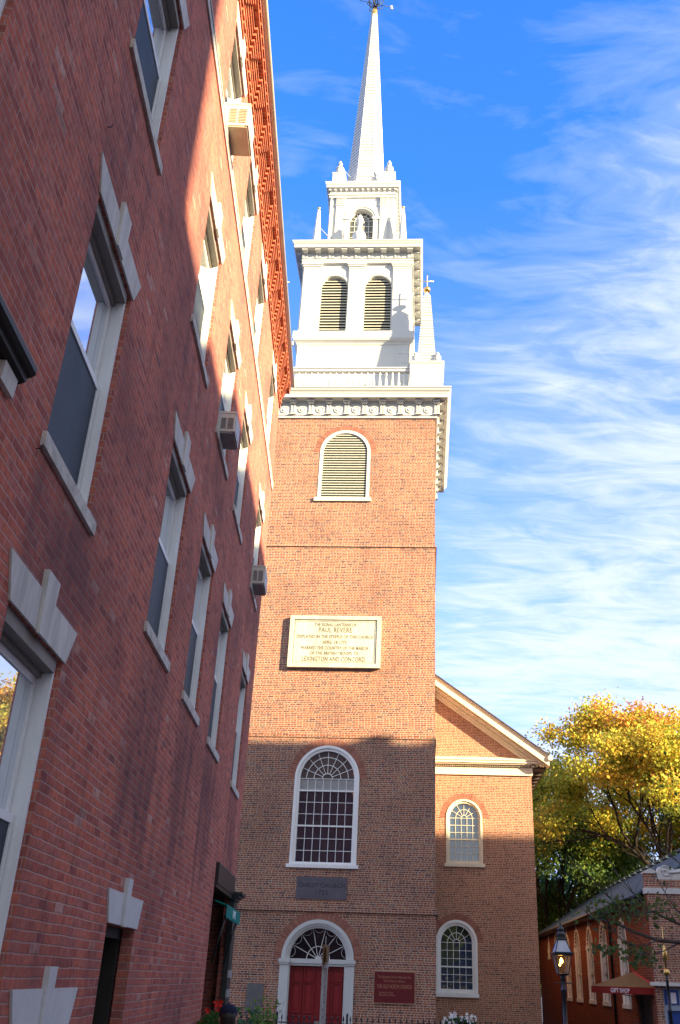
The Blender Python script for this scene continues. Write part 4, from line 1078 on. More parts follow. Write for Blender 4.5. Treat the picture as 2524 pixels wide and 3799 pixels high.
def flower_bed(loc, rz, label, w, d, h, flower, leafc, nfl, box=True, lsize=.07, seed=3):
    t = thing('flower_box', label, 'flowers', loc, rz); r = random.Random(seed)
    if box: m = MB(); m.box(-w / 2, w / 2, -d / 2, d / 2, 0, h * .45); m.build('planter', plain('planter_dark', (.03, .03, .03), .6), t)
    P = []
    for k in range(int(2600 * w * d * h)):
        x, y = r.uniform(-.5, .5), r.uniform(-.5, .5); z = h * (.45 + .5 * r.random() ** .6) * (1 - .35 * (x * x + y * y))
        P.append((Vector((x * w, y * d, z)), 1, jit(leafc, r, .4)))
    leaf_mesh('foliage', P, lsize, None, t, seed)
    m = MB()
    for k in range(nfl):
        x, y = r.uniform(-.48, .48), r.uniform(-.5, .2); z = h * (.78 + .25 * r.random()) * (1 - .2 * (x * x + y * y)); c = Vector((x * w, y * d, z)); s = r.uniform(.025, .045)
        for q in range(5):
            a = q * 2 * PI / 5 + r.random(); e = Vector((cos(a), -.4, sin(a))).normalized(); f = e.cross(Vector((0, -1, .3))).normalized()
            m.poly([c, c + e * s + f * s * .45, c + e * s * 1.5, c + e * s - f * s * .45])
    m.build('blossoms', flower, t, fix=False)
    return t


PETW = plain('petal_white', (.80, .80, .82), .6, .2, var=.05); PETR = plain('petal_red', (.62, .02, .015), .6, .2, var=.15)
flower_bed(on_church(3.85, -1.05, -1.06), CYAW, 'box of white flowers behind the iron fence under the lower arched window', 1.05, .5, 1.82, PETW, (.035, .10, .03), 75, True, .08, 5)
flower_bed((-1.72, 15.0, ground_z(15) - .0), 0, 'planter of red geraniums beside the black shopfront', .42, .6, 1.72, PETR, (.05, .13, .03), 9, True, .07, 6)


def shrub(loc, label, w, h, col, seed, big=.1):
    t = thing('potted_plant', label, 'plant', loc); r = random.Random(seed)
    m = MB(); m.lathe((0, 0, 0), [(.14, 0), (.2, .42), (.22, .45), (.2, .46)], 12); m.build('pot', plain('pot_dark', (.03, .028, .026), .6), t)
    st = MB(); P = []
    for k in range(11):
        a = r.uniform(0, 2 * PI); tip = Vector((cos(a) * w * r.random(), sin(a) * w * r.random(), h * r.uniform(.75, 1)))
        st.tube([Vector((0, 0, .4)), tip * .5 + Vector((0, 0, .2)), tip], .01, 5, .004)
        for q in range(26): u = r.uniform(.4, 1.02); P.append((tip * u + Vector((r.gauss(0, .06), r.gauss(0, .06), r.gauss(0, .05))), 1, jit(col[r.randrange(len(col))], r, .3)))
    st.build('stems', BARK, t); leaf_mesh('foliage', P, big, None, t, seed)


shrub((-1.30, 15.4, ground_z(15.4)), 'leafy plant with pale edged green leaves right of the dark cap', .22, 1.66, [(.08, .22, .10), (.05, .15, .08), (.25, .36, .22)], 4, .13)
shrub((-1.55, 24.5, ground_z(24.5)), 'bright yellow green shrub before the grey tablet', .55, 2.0, [(.16, .25, .03), (.10, .18, .03)], 9, .10)
shrub((-2.15, 28.5, ground_z(28.5)), 'green bush behind the left iron fence', .5, 1.75, [(.05, .12, .03), (.09, .17, .04)], 12, .10)


# ------------------------------------------------------------------ street furniture
def street_lamp():
    gz = ground_z(26); t = thing('street_lamp', 'black gas street lamp with a lit flame, at the church corner', 'street lamp', (5.72, 26, gz))
    p = MB(); p.lathe((0, 0, 0), [(.17, 0), (.17, .25), (.12, .3), (.105, .8), (.09, .85), (.085, 1.0), (.07, 1.06), (.062, 1.55), (.075, 1.57), (.075, 1.6), (.055, 1.64), (.052, 2.30), (.075, 2.34), (.075, 2.40), (.05, 2.44), (.05, 2.60), (.07, 2.64), (.05, 2.70)], 14); p.build('post', BLACK, t)
    b = MB(); b.tube([(-.24, 0, 2.52), (.24, 0, 2.52)], .014, 6); b.build('ladder_rest', BLACK, t)
    z0 = 2.70; lf = MB()
    lf.ngon_loft((0, 0, 0), [(.04, z0 - .02), (.12, z0 + .0), (.14, z0 + .03), (.12, z0 + .04)])
    for k in range(4):
        a = PI / 4 + k * PI / 2; e = Vector((cos(a), sin(a), 0)) * math.sqrt(2)
        lf.tube([e * .125 + Vector((0, 0, z0 + .02)), e * .195 + Vector((0, 0, z0 + .44))], .014, 4, sm=False)
        lf.tube([e * .21 + Vector((0, 0, z0 + .5)), e * .10 + Vector((0, 0, z0 + .82))], .014, 4, sm=False)
    lf.ngon_loft((0, 0, 0), [(.20, z0 + .44), (.235, z0 + .45), (.24, z0 + .51), (.215, z0 + .53)])
    lf.ngon_loft((0, 0, 0), [(.10, z0 + .80), (.12, z0 + .83), (.10, z0 + .86), (.10, z0 + .93)]); lf.lathe((0, 0, z0 + .93), [(.14, 0), (.12, .03), (.09, .06), (.08, .10), (.10, .12), (.07, .17), (.03, .2), (.02, .24), (.035, .27), (.008, .31)], 12)
    l = lf.build('lantern_frame', BLACK, t)
    g = MB()
    g.ngon_loft((0, 0, 0), [(.117, z0 + .04), (.183, z0 + .44)], cap=False); g.build('lower_glass', LGLASS, l)
    g = MB(); g.ngon_loft((0, 0, 0), [(.20, z0 + .53), (.098, z0 + .80)], cap=False); g.build('upper_glass', plain('lamp_opal', (.45, .50, .60), .25, .5), l)
    f = MB(); f.lathe((-.03, -.05, z0 + .26), [(.012, 0), (.042, .03), (.048, .06), (.03, .10), (.006, .14)], 10); f.lathe((-.07, -.03, z0 + .20), [(.008, 0), (.026, .02), (.02, .05), (.005, .07)], 8); f.build('flame', FLAME, l)


street_lamp()


def gold_pole():
    gz = ground_z(26); t = thing('finial_pole', 'dark slender pole topped with a gilded spike and ball, at the lower right', 'pole', (8.38, 26, gz))
    z1 = 1.97 - gz
    p = MB(); p.lathe((0, 0, 0), [(.07, 0), (.07, .2), (.045, .24), (.042, z1 - .9), (.055, z1 - .88), (.055, z1 - .84), (.038, z1 - .82), (.034, z1 - .22), (.05, z1 - .2), (.035, z1 - .17), (.03, z1 - .07)], 12); p.build('shaft', BLACK, t)
    g = MB(); g.sphere((0, 0, z1), .085, 10); g.lathe((0, 0, z1 + .07), [(.03, 0), (.028, .2), (.05, .24), (.06, .4), (.04, .48), (.02, .55), (.02, .6), (.04, .63), (.02, .66), (.012, .7), (.006, 1.02)], 8)
    g.prism([(.02, -.01, z1 + .27), (.12, -.01, z1 + .35), (.13, -.01, z1 + .22), (.1, -.01, z1 + .42), (.03, -.01, z1 + .45)], (0, .02, 0)); g.build('gilt_finial', GOLD, t)


gold_pole()


def sign_post():
    gz = ground_z(16); t = thing('sign_post', 'galvanised street sign post with wood backed signs seen edge on, before the red doors', 'sign post', (-.185, 16, gz), R(-4))
    H = 1.80 - gz
    p = MB(); p.box(-.036, .036, .012, .018, 0, H); p.box(-.036, -.03, -.02, .012, 0, H); p.box(.03, .036, -.02, .012, 0, H); p.box(-.046, -.036, -.02, -.014, 0, H); p.box(.036, .046, -.02, -.014, 0, H)
    p.build('post', STEEL, t)
    h = MB()
    for k in range(26): h.lathe((0, .011, .2 + k * .1), [(.008, 0), (.008, -.002)], 8, 'y')
    h.build('bolt_holes', DARK, t)
    c = MB(); c.box(-.05, .05, -.03, .03, H - .07, H + .01); c.build('clamp', STEEL, t)
    for k, (a, z0, z1, mat) in enumerate(((-7, H - .02, H + .26, WOOD), (-82, H + .02, H + .22, WOOD))):
        s = MB(); s.T = Matrix.Rotation(R(a + 90 if k == 0 else a), 4, 'Z'); s.box(-.2, .2, -.012, .012, z0, z1); s.T = None; o = s.build('sign_panel', mat, t)
    s = MB(); s.tube([(-.01, 0, H), (-.01, 0, H + .38)], .009, 6, .004); s.build('spike', STEEL, t)
    b = MB(); b.box(-.12, -.04, -.04, .04, 0.1, 1.54); b.build('meter_box', ACG, t)


sign_post()


# ------------------------------------------------------------------ person with a dark cap
def person():
    gz = ground_z(11.6); t = thing('person', 'person in a dark navy cap and jacket, seen from behind at the bottom edge', 'person', (-1.17, 11.6, gz), R(188))
    S = 1.665 / 1.78
    def skin(name, verts, edges, rad, mat, root=0, sub=2):
        me = bpy.data.meshes.new(name); me.from_pydata([tuple(Vector(v) * S) for v in verts], edges, [])
        o = bpy.data.objects.new(name, me); COL.objects.link(o)
        md = o.modifiers.new('s', 'SKIN'); md.use_smooth_shade = True
        for i, v in enumerate(me.skin_vertices[0].data): v.radius = (rad[i][0] * S, rad[i][1] * S) if isinstance(rad[i], tuple) else (rad[i] * S,) * 2; v.use_root = (i == root)
        o.modifiers.new('u', 'SUBSURF').levels = sub
        dg = C.evaluated_depsgraph_get(); nm = bpy.data.meshes.new_from_object(o.evaluated_get(dg)); bpy.data.objects.remove(o)
        nm.name = name; nm.materials.clear(); nm.materials.append(mat)
        for p in nm.polygons: p.use_smooth = True
        q = bpy.data.objects.new(name, nm); COL.objects.link(q); q.parent = t
        return q
    SK = plain('skin', (.42, .24, .17), .55, .3, var=.06); NAVY = plain('cap_navy', (.012, .016, .04), .8, .2, var=.3, scale=20); JK = plain('jacket', (.03, .03, .035), .8, .2); TR = plain('trousers', (.05, .055, .07), .85, .2); SH = plain('shoe', (.02, .02, .02), .6)
    V = [(0, 0, .95), (0, .01, 1.15), (0, .0, 1.35), (0, .01, 1.46), (0, .0, 1.53), (0, -.012, 1.61), (0, -.012, 1.69)]; Rr = [(.15, .11), (.14, .105), (.16, .11), (.10, .08), .052, (.075, .092), (.07, .088)]
    E = [(i, i + 1) for i in range(6)]
    for s in (-1, 1):
        b = len(V); V += [(s * .10, .0, .90), (s * .11, -.01, .50), (s * .115, .02, .10), (s * .125, -.12, .04)]; Rr += [.09, .06, .042, .035]; E += [(0, b), (b, b + 1), (b + 1, b + 2), (b + 2, b + 3)]
        b = len(V); V += [(s * .19, .0, 1.42), (s * .25, .02, 1.15), (s * .24, -.10, .92), (s * .24, -.14, .84)]; Rr += [.06, .045, .034, (.03, .022)]; E += [(3, b), (b, b + 1), (b + 1, b + 2), (b + 2, b + 3)]
        h = b + 3
        for k, (dx, dy, ln) in enumerate(((-.024, -.01, .065), (-.008, -.02, .075), (.008, -.02, .07), (.022, -.01, .055), (-.03 * s, .035, .04))):
            f = len(V); V += [(s * .24 + dx, -.15 + dy * .5, .84 - ln * .55), (s * .24 + dx * 1.1, -.14 + dy, .84 - ln * 1.25)]; Rr += [.0095, .008]; E += [(h, f), (f, f + 1)]
    skin('body', V, E, Rr, SK)
    V = [(0, 0, .86), (0, .01, 1.1), (0, 0, 1.35), (0, .01, 1.455)]; Rr = [(.17, .13), (.16, .125), (.175, .125), (.10, .085)]; E = [(0, 1), (1, 2), (2, 3)]
    for s in (-1, 1):
        b = len(V); V += [(s * .19, 0, 1.42), (s * .25, .02, 1.15), (s * .242, -.09, .945)]; Rr += [.075, .06, .048]; E += [(3, b), (b, b + 1), (b + 1, b + 2)]
    skin('jacket', V, E, Rr, JK)
    V = [(0, 0, .95)]; Rr = [(.155, .12)]; E = []
    for s in (-1, 1):
        b = len(V); V += [(s * .10, 0, .86), (s * .11, -.01, .5), (s * .115, .015, .09)]; Rr += [.098, .072, .06]; E += [(0, b), (b, b + 1), (b + 1, b + 2)]
    skin('trousers', V, E, Rr, TR)
    for s in (-1, 1):
        m = MB(); m.lathe((0, 0, 0), [(.02, 0), (.05, .02), (.055, .05), (.045, .09), (.02, .1)], 12); m.v = [Vector((v.x * .9 + s * .12, v.y * 2.5 - .05, v.z)) * S for v in m.v]; m.build('shoe', SH, t)
    # face, ears and hair
    m = MB(); z = 1.665
    m.sphere((-.03, -.098, z), .012, 6); m.sphere((.03, -.098, z), .012, 6); m.lathe((0, -.105, z - .045), [(.006, .045), (.012, .01), (.017, 0), (.01, -.012)], 8); m.sphere((0, -.093, z - .085), .016, 6)
    for s in (-1, 1): m.lathe((s * .078, .0, z - .02), [(.012, -.03), (.03, -.01), (.03, .02), (.015, .035)], 8)
    m.v = [v * S for v in m.v]; m.build('face', SK, t)
    m = MB(); m.lathe((0, .012, 0), [(.055, 1.555), (.075, 1.585), (.088, 1.63), (.092, 1.68), (.09, 1.72)], 16); m.v = [Vector((v.x, v.y * 1.12 + .02, v.z)) * S for v in m.v]; m.build('hair', plain('hair', (.02, .014, .01), .6), t)
    # cap: six panel crown, button, peak (facing away from the camera)
    m = MB(); m.lathe((0, 0, 1.69), [(.102, 0), (.106, .02), (.103, .06), (.088, .095), (.06, .118), (.02, .13), (.004, .131)], 20); m.lathe((0, 0, 1.82), [(.012, 0), (.01, .008), (.003, .01)], 8)
    m.v = [Vector((v.x, v.y * 1.12, v.z)) * S for v in m.v]; cp = m.build('cap', NAVY, t)
    m = MB(); pts = [(.088 * cos(a), -.06 - .12 * sin(a), 1.70 - .02 * sin(a)) for a in [PI * k / 12 for k in range(13)]]; m.prism(pts, (0, 0, .008)); m.v = [v * S for v in m.v]; m.build('peak', NAVY, cp)
    m = MB(); m.box(-.03, .03, .112, .124, 1.705, 1.722); m.v = [v * S for v in m.v]; m.build('strap', plain('strap_grey', (.14, .16, .22), .6), cp)


person()


# ------------------------------------------------------------------ brick chapel with the gift shop
CP = thing('brick_chapel', 'red brick chapel with tall pale arched windows and scrolled white gable, right of the church', 'building', on_church(10.0, 0, 0), CYAW)


def build_chapel():
    D = 31.4; zt = 4.34
    wins = [(3.75, 5.52), (7.72, 9.67), (11.15, 13.1), (14.7, 16.75), (18.1, 20.0)]
    small = [(22.9, 24.2), (26.0, 27.2)]
    holes = []
    for a, b in wins: holes.append(arch_pts(a + .25, b - .25, 1.06, 3.15, 12))
    for a, b in small: holes.append(arch_pts(a + .2, b - .2, 3.05, 3.4, 10))
    holes.append([(.75, -1.25), (2.85, -1.25), (2.85, 1.42), (.75, 1.42)])
    m = MB(); m.wall([(0, -1.3), (D, -1.3), (D, zt), (0, zt)], holes, lambda u, v, d: (d, u, v), .22)
    m.poly([(7.6, 0, -1.3), (7.6, D, -1.3), (7.6, D, zt), (7.6, 0, zt)]); m.poly([(0, D, -1.3), (7.6, D, -1.3), (7.6, D, zt), (3.8, D, 6.6), (0, D, zt)])
    m.build('wall', MB_CHAP, CP); m = MB()
    hs = [[(.22, -1.25), (2.6, -1.25), (2.6, 1.62), (.22, 1.62)]]
    m.wall([(0, -1.3), (7.6, -1.3), (7.6, 4.36), (0, 4.36)], hs, lambda u, v, d: (u, d, v), .25)
    m.box(0, 7.6, 0, .35, 4.535, 4.80); m.box(0, .36, 0, .35, 4.80, 4.98)
    m.build('front_wall', MB_CH, CP)
    # stone trims and scrolled gable
    s = MB(); s.box(-.04, 7.64, -.05, .36, 4.36, 4.535); s.build('stone_band', SCROLLW, CP)
    g = MB(); pr = [(.36, 4.80), (2.9, 4.80), (2.9, 6.2), (2.3, 5.95), (1.9, 5.62), (1.5, 5.32), (1.2, 5.16), (.98, 5.12), (.85, 5.2), (.68, 5.24), (.52, 5.2), (.44, 5.1), (.38, 5.02)]
    g.prism([(x, .02, z) for x, z in pr], (0, .3, 0)); g.prism([(7.6 - x, .02, z) for x, z in pr][::-1], (0, .3, 0)); g.box(2.9, 4.7, .02, .32, 4.80, 6.45)
    g.prism([(-.03, -.03, 4.98), (.39, -.03, 4.98), (.39, -.03, 5.02), (.18, -.03, 5.14), (-.03, -.03, 5.04)], (0, .42, 0))
    sg = g.build('scrolled_gable', SCROLLW, CP)
    sp = MB(); sp.tube([(.68 + (.02 + .012 * k) * cos(k * .55), .0, 5.04 + (.02 + .012 * k) * sin(k * .55)) for k in range(16)], .018, 6); sp.tube([(.78, 0, 5.02), (1.1, 0, 5.04), (1.5, 0, 5.22), (1.95, 0, 5.55), (2.4, 0, 5.9), (2.85, 0, 6.12)], .03, 6); sp.build('volute', SCROLLW, sg)
    # windows
    def win(a, b, z0, zs):
        c = (a + b) / 2; r = (b - a) / 2 - .25; f = MB()
        f.T = Matrix(((0, 1, 0, 0), (1, 0, 0, 0), (0, 0, 1, 0), (0, 0, 0, 1)))
        f.arc((c, 0, zs), r - .17, r - .002, .06, .2, n=14)
        f.arc((c, 0, zs), r - .002, r + .10, -.02, .05, n=14)
        for s in (-1, 1):
            p, q = sorted((c + s * (r - .17), c + s * (r - .002))); f.box(p, q, .06, .2, z0, zs)
            p, q = sorted((c + s * (r - .002), c + s * (r + .10))); f.box(p, q, -.02, .05, z0, zs)
            f.box(c + s * (r + .06) - .08, c + s * (r + .06) + .08, -.04, .06, zs - .12, zs + .05)
        f.prism([(c - .07, -.03, zs + r + .06), (c + .07, -.03, zs + r + .06), (c + .03, -.03, zs + r + .42), (c - .03, -.03, zs + r + .42)], (0, .06, 0))
        f.box(c - r - .12, c + r + .12, -.05, .2, z0 - .13, z0 + .02)
        f.T = None; o = f.build('window', FRAME, CP)
        g = MB(); g.T = Matrix(((0, 1, 0, 0), (1, 0, 0, 0), (0, 0, 1, 0), (0, 0, 0, 1)))
        g.prism([(x, .16, z) for x, z in arch_pts(c - r + .16, c + r - .16, z0, zs, 12)], (0, .012, 0)); g.T = None; g.build('pane', plain('glass_pale_blind', (.36, .36, .37), .25, .5, var=.12), o)
        b_ = MB(); b_.T = Matrix(((0, 1, 0, 0), (1, 0, 0, 0), (0, 0, 1, 0), (0, 0, 0, 1)))
        for k in range(1, 4): x = c - r + .17 + k * (2 * r - .34) / 4; b_.box(x - .012, x + .012, .12, .158, z0, zs)
        n = int((zs - z0) / .3)
        for k in range(1, n + 1): z = z0 + k * (zs - z0) / n; b_.box(c - r + .17, c + r - .17, .118, .158, z - .013, z + .013)
        b_.box(c - r + .17, c + r - .17, .09, .158, z0 + (zs - z0) * .48 - .03, z0 + (zs - z0) * .48 + .03)
        b_.T = None; b_.build('glazing_bars', ACG, o)
    for a, b in wins: win(a, b, 1.06, 3.15)
    for a, b in small: win(a, b, 3.05, 3.4)
    # roof
    r = MB(); sl = .62
    r.prism([(-.42, .36, zt - .06), (3.8, .36, zt + .2 + 3.8 * sl), (8.02, .36, zt - .06), (8.02, .36, zt - .12), (3.8, .36, zt + .1 + 3.8 * sl), (-.42, .36, zt - .12)][::-1], (0, D - .1, 0)); rf = r.build('roof', SLATE, CP)
    rb = MB()
    for k in range(22): rb.box(3.62, 3.98, .6 + k * 1.4, 1.75 + k * 1.4, zt + .17 + 3.8 * sl, zt + .27 + 3.8 * sl)
    rb.build('ridge_tiles', SLATE, rf)
    g = MB(); g.tube([(-.45, .3, zt - .1), (-.45, D, zt - .1)], .06, 8); g.box(-.4, .0, .3, D, zt - .16, zt - .12); g.build('gutter', BLACK, CP)
    for y in (6.7, 21.4):
        d = MB(); d.tube([(-.4, y, zt - .12), (-.07, y, zt - .5), (-.07, y, -1.2)], .05, 8); d.build('downpipe', BLACK, CP)
    # side door under the canopy, blue shopfront on the street face
    d = MB(); d.box(.16, .22, .75, 2.85, -1.25, 1.42); d.box(.05, .2, .75, .87, -1.25, 1.42); d.box(.05, .2, 2.73, 2.85, -1.25, 1.42); o = d.build('door', plain('door_dark_oak', (.05, .04, .035), .6), CP)
    sf = MB(); sf.box(.22, 2.6, .1, .25, 1.12, 1.62); sf.box(.22, .32, .06, .25, -1.25, 1.12); sf.box(.95, 1.1, .06, .25, -1.25, 1.12); sf.box(.32, .95, .08, .25, 1.0, 1.12); sf.box(1.1, 2.6, .08, .25, 1.0, 1.12); sf.box(2.5, 2.6, .06, .25, -1.25, 1.12)
    o = sf.build('shopfront', BLUE2, CP)
    MB().box(-.15, 2.75, -.22, .0, 1.68, 1.78).build('ledge', SCROLLW, o)
    q = MB(); q.box(.28, .72, .07, .1, 1.17, 1.58); q.box(.78, 1.3, .07, .1, 1.17, 1.58); q.build('blue_panel', BLUE, o)
    q = MB(); q.box(.47, .63, .05, .07, 1.2, 1.5); q.build('notice', PAPER, o)
    q = MB(); q.box(.33, .95, .14, .16, -1.0, 1.0); q.box(1.1, 2.5, .14, .16, -1.0, 1.0); q.build('blue_door', BLUE, o)
    q = MB(); q.box(1.2, 1.6, .12, .14, .7, .8); q.build('notice', PAPER, o)


build_chapel()


def chapel_canopy():
    t = thing('awning', 'brown canopy with a dark red valance lettered GIFT SHOP, over the chapel side door', 'awning', on_church(10, 0, 0), CYAW)
    x0, x1, y0, y1, z, za = -1.45, .15, .25, 3.3, 1.62, 2.05; ap = Vector((-.45, 1.0, za)); ap2 = Vector((-.1, 3.0, za))
    A, B, Cc, D = Vector((x0, y0, z)), Vector((x1, y0, z)), Vector((x1, y1, z)), Vector((x0, y1, z)); B2 = Vector((x1 - .16, 1.0, za))
    m = MB(); m.poly([A, B, ap]); m.poly([D, A, ap, ap2]); m.poly([Cc, D, ap2]); m.poly([B, Cc, ap2, ap]); m.build('canopy', CANVAS, t)
    v = MB(); v.box(x0, x1, y0 - .006, y0 + .006, z - .2, z); v.box(x0 - .006, x0 + .006, y0, y1, z - .2, z); v.box(x0, x1, y1 - .006, y1 + .006, z - .2, z); v.build('valance', CANRED, t)
    e = MB(); e.tube([ap, B], .035, 6); e.build('hip_binding', plain('binding_red', (.5, .06, .05), .8, .15), t)
    text('lettering', 'GIFT SHOP', .17, PAPER, t, (x0 + .40, y0 - .010, z - .165), (R(90), 0, 0), .002, bold=.002).scale.x = .72
    f = MB(); f.tube([(x0, y0 + .02, z - .05), (.0, y0 + .02, z - .3)], .015, 6); f.tube([(x0, y1 - .02, z - .05), (.0, y1 - .02, z - .3)], .015, 6); f.build('frame', IRON, t)


chapel_canopy()


# ------------------------------------------------------------------ trees
def grow(rng, start, direction, length, radius, depth, tubes, tips, spread=.6, up=.25, minr=.012):
    n = 5; pts = [start]; d = direction.normalized(); p = start
    for i in range(n):
        d = (d + Vector((rng.gauss(0, .13), rng.gauss(0, .13), rng.gauss(0, .10) + up * .12))).normalized(); p = p + d * length / n; pts.append(p)
    r1 = radius * .62; tubes.append((pts, radius, r1))
    if depth == 0:
        tips.append((pts[3], p)); return
    k = rng.randint(3, 4)
    for i in range(k):
        q = pts[rng.randint(3, n)] if i else p
        a = d.cross(Vector((rng.gauss(0, 1), rng.gauss(0, 1), rng.gauss(0, 1)))).normalized()
        nd_ = (d + a * spread * rng.uniform(.6, 1.35) + Vector((0, 0, up * .4))).normalized()
        grow(rng, q, nd_, length * rng.uniform(.62, .82), max(minr, r1 * rng.uniform(.62, .85)), depth - 1, tubes, tips, spread, up, minr)


def tree(label, loc, h, trunk_h, radius, seed, depth, per, clump, lsize, cols, name='tree', rad0=.3, squash=1, group=None):
    rng = random.Random(seed); t = thing(name, label, 'tree', loc, 0, group); tubes = []; tips = []
    tubes.append(([Vector((0, 0, -.2)), Vector((.05, .02, trunk_h * .5)), Vector((0, .05, trunk_h))], rad0 * 1.2, rad0 * .85))
    nb = 6
    for k in range(nb):
        a = 2 * PI * k / nb + rng.uniform(-.3, .3); el = rng.uniform(.35, 1.25)
        grow(rng, Vector((0, .05, trunk_h * rng.uniform(.8, 1.0))), Vector((cos(a) * cos(el), sin(a) * cos(el), sin(el))), radius * .52, rad0 * .55, depth, tubes, tips, .62, .22)
    mx = max(b.z for a, b in tips); mr = max(Vector((b.x, b.y)).length for a, b in tips); sx, sz = radius / mr, (h - trunk_h) / (mx - trunk_h)
    X = lambda p: Vector((p.x * sx, p.y * sx, trunk_h + (p.z - trunk_h) * sz if p.z > trunk_h else p.z))
    m = MB()
    for pts, r0, r1 in tubes: m.tube([X(p) for p in pts], r0, 5 if r0 < .08 else 8, r1)
    m.build('trunk', BARK, t)
    P = []
    for a, b in tips:
        a, b = X(a), X(b); tone = cols(b, rng)
        for k in range(rng.randint(int(per * .5), int(per * 1.4))):
            c = a.lerp(b, rng.uniform(.0, 1.25)) + Vector((rng.gauss(0, clump), rng.gauss(0, clump), rng.gauss(0, clump * .6)))
            P.append((c, 1, jit(tone, rng, .35)))
    leaf_mesh('crown', P, lsize, None, t, seed)
    return t


def maple_cols(h):
    def f(p, r):
        u = p.z / h + r.gauss(0, .10)
        if u > .92: return r.choice([(.68, .30, .07), (.64, .36, .06), (.60, .40, .06), (.56, .24, .10)])
        if u > .60: return r.choice([(.66, .50, .07), (.56, .52, .07), (.44, .48, .07), (.72, .46, .07), (.50, .48, .06)])
        return r.choice([(.34, .36, .05), (.24, .29, .05), (.42, .38, .05), (.20, .25, .045)])
    return f


def left_cols(p, r): return r.choice([(.30, .34, .05), (.40, .38, .05), (.22, .28, .05)]) if p.z > 11.5 + r.gauss(0, 1) else green_cols(p, r)
def green_cols(p, r): return r.choice([(.09, .17, .045), (.12, .20, .045), (.07, .14, .045), (.17, .23, .045)])
def yg_cols(p, r): return r.choice([(.13, .19, .03), (.17, .20, .03), (.08, .14, .025), (.26, .26, .03)])


tree('big autumn maple turning orange and yellow, right of the church', (20.2, 57, -1.1), 18.7, 6.6, 11.0, 11, 4, 120, .46, .20, maple_cols(19.3), 'maple_tree', .42)
tree('maple with deep orange top, at the right edge behind the first', (29, 66, -1.1), 22.5, 7, 8.5, 21, 4, 48, .45, .26, maple_cols(22), 'maple_tree', .4)
tree('tall green tree with yellowing top, close behind the church wall', (14.2, 66, -1.1), 16.6, 4.0, 5.6, 31, 4, 50, .42, .23, left_cols, 'green_tree', .35)
tree('dark green tree filling the gap above the slate roof', (19.5, 76, -1.1), 13.0, 3.0, 6.0, 41, 4, 34, .45, .27, green_cols, 'green_tree', .35)
tree('yellow green tree low behind the slate roof', (24.5, 80, -1.1), 10.0, 2.6, 5.0, 51, 4, 34, .45, .26, yg_cols, 'green_tree', .3)
tree('slim green sapling beside the church corner, low down', (14.0, 66.5, -1.1), 9.0, 2.0, 2.4, 61, 3, 34, .3, .24, green_cols, 'green_tree', .15)


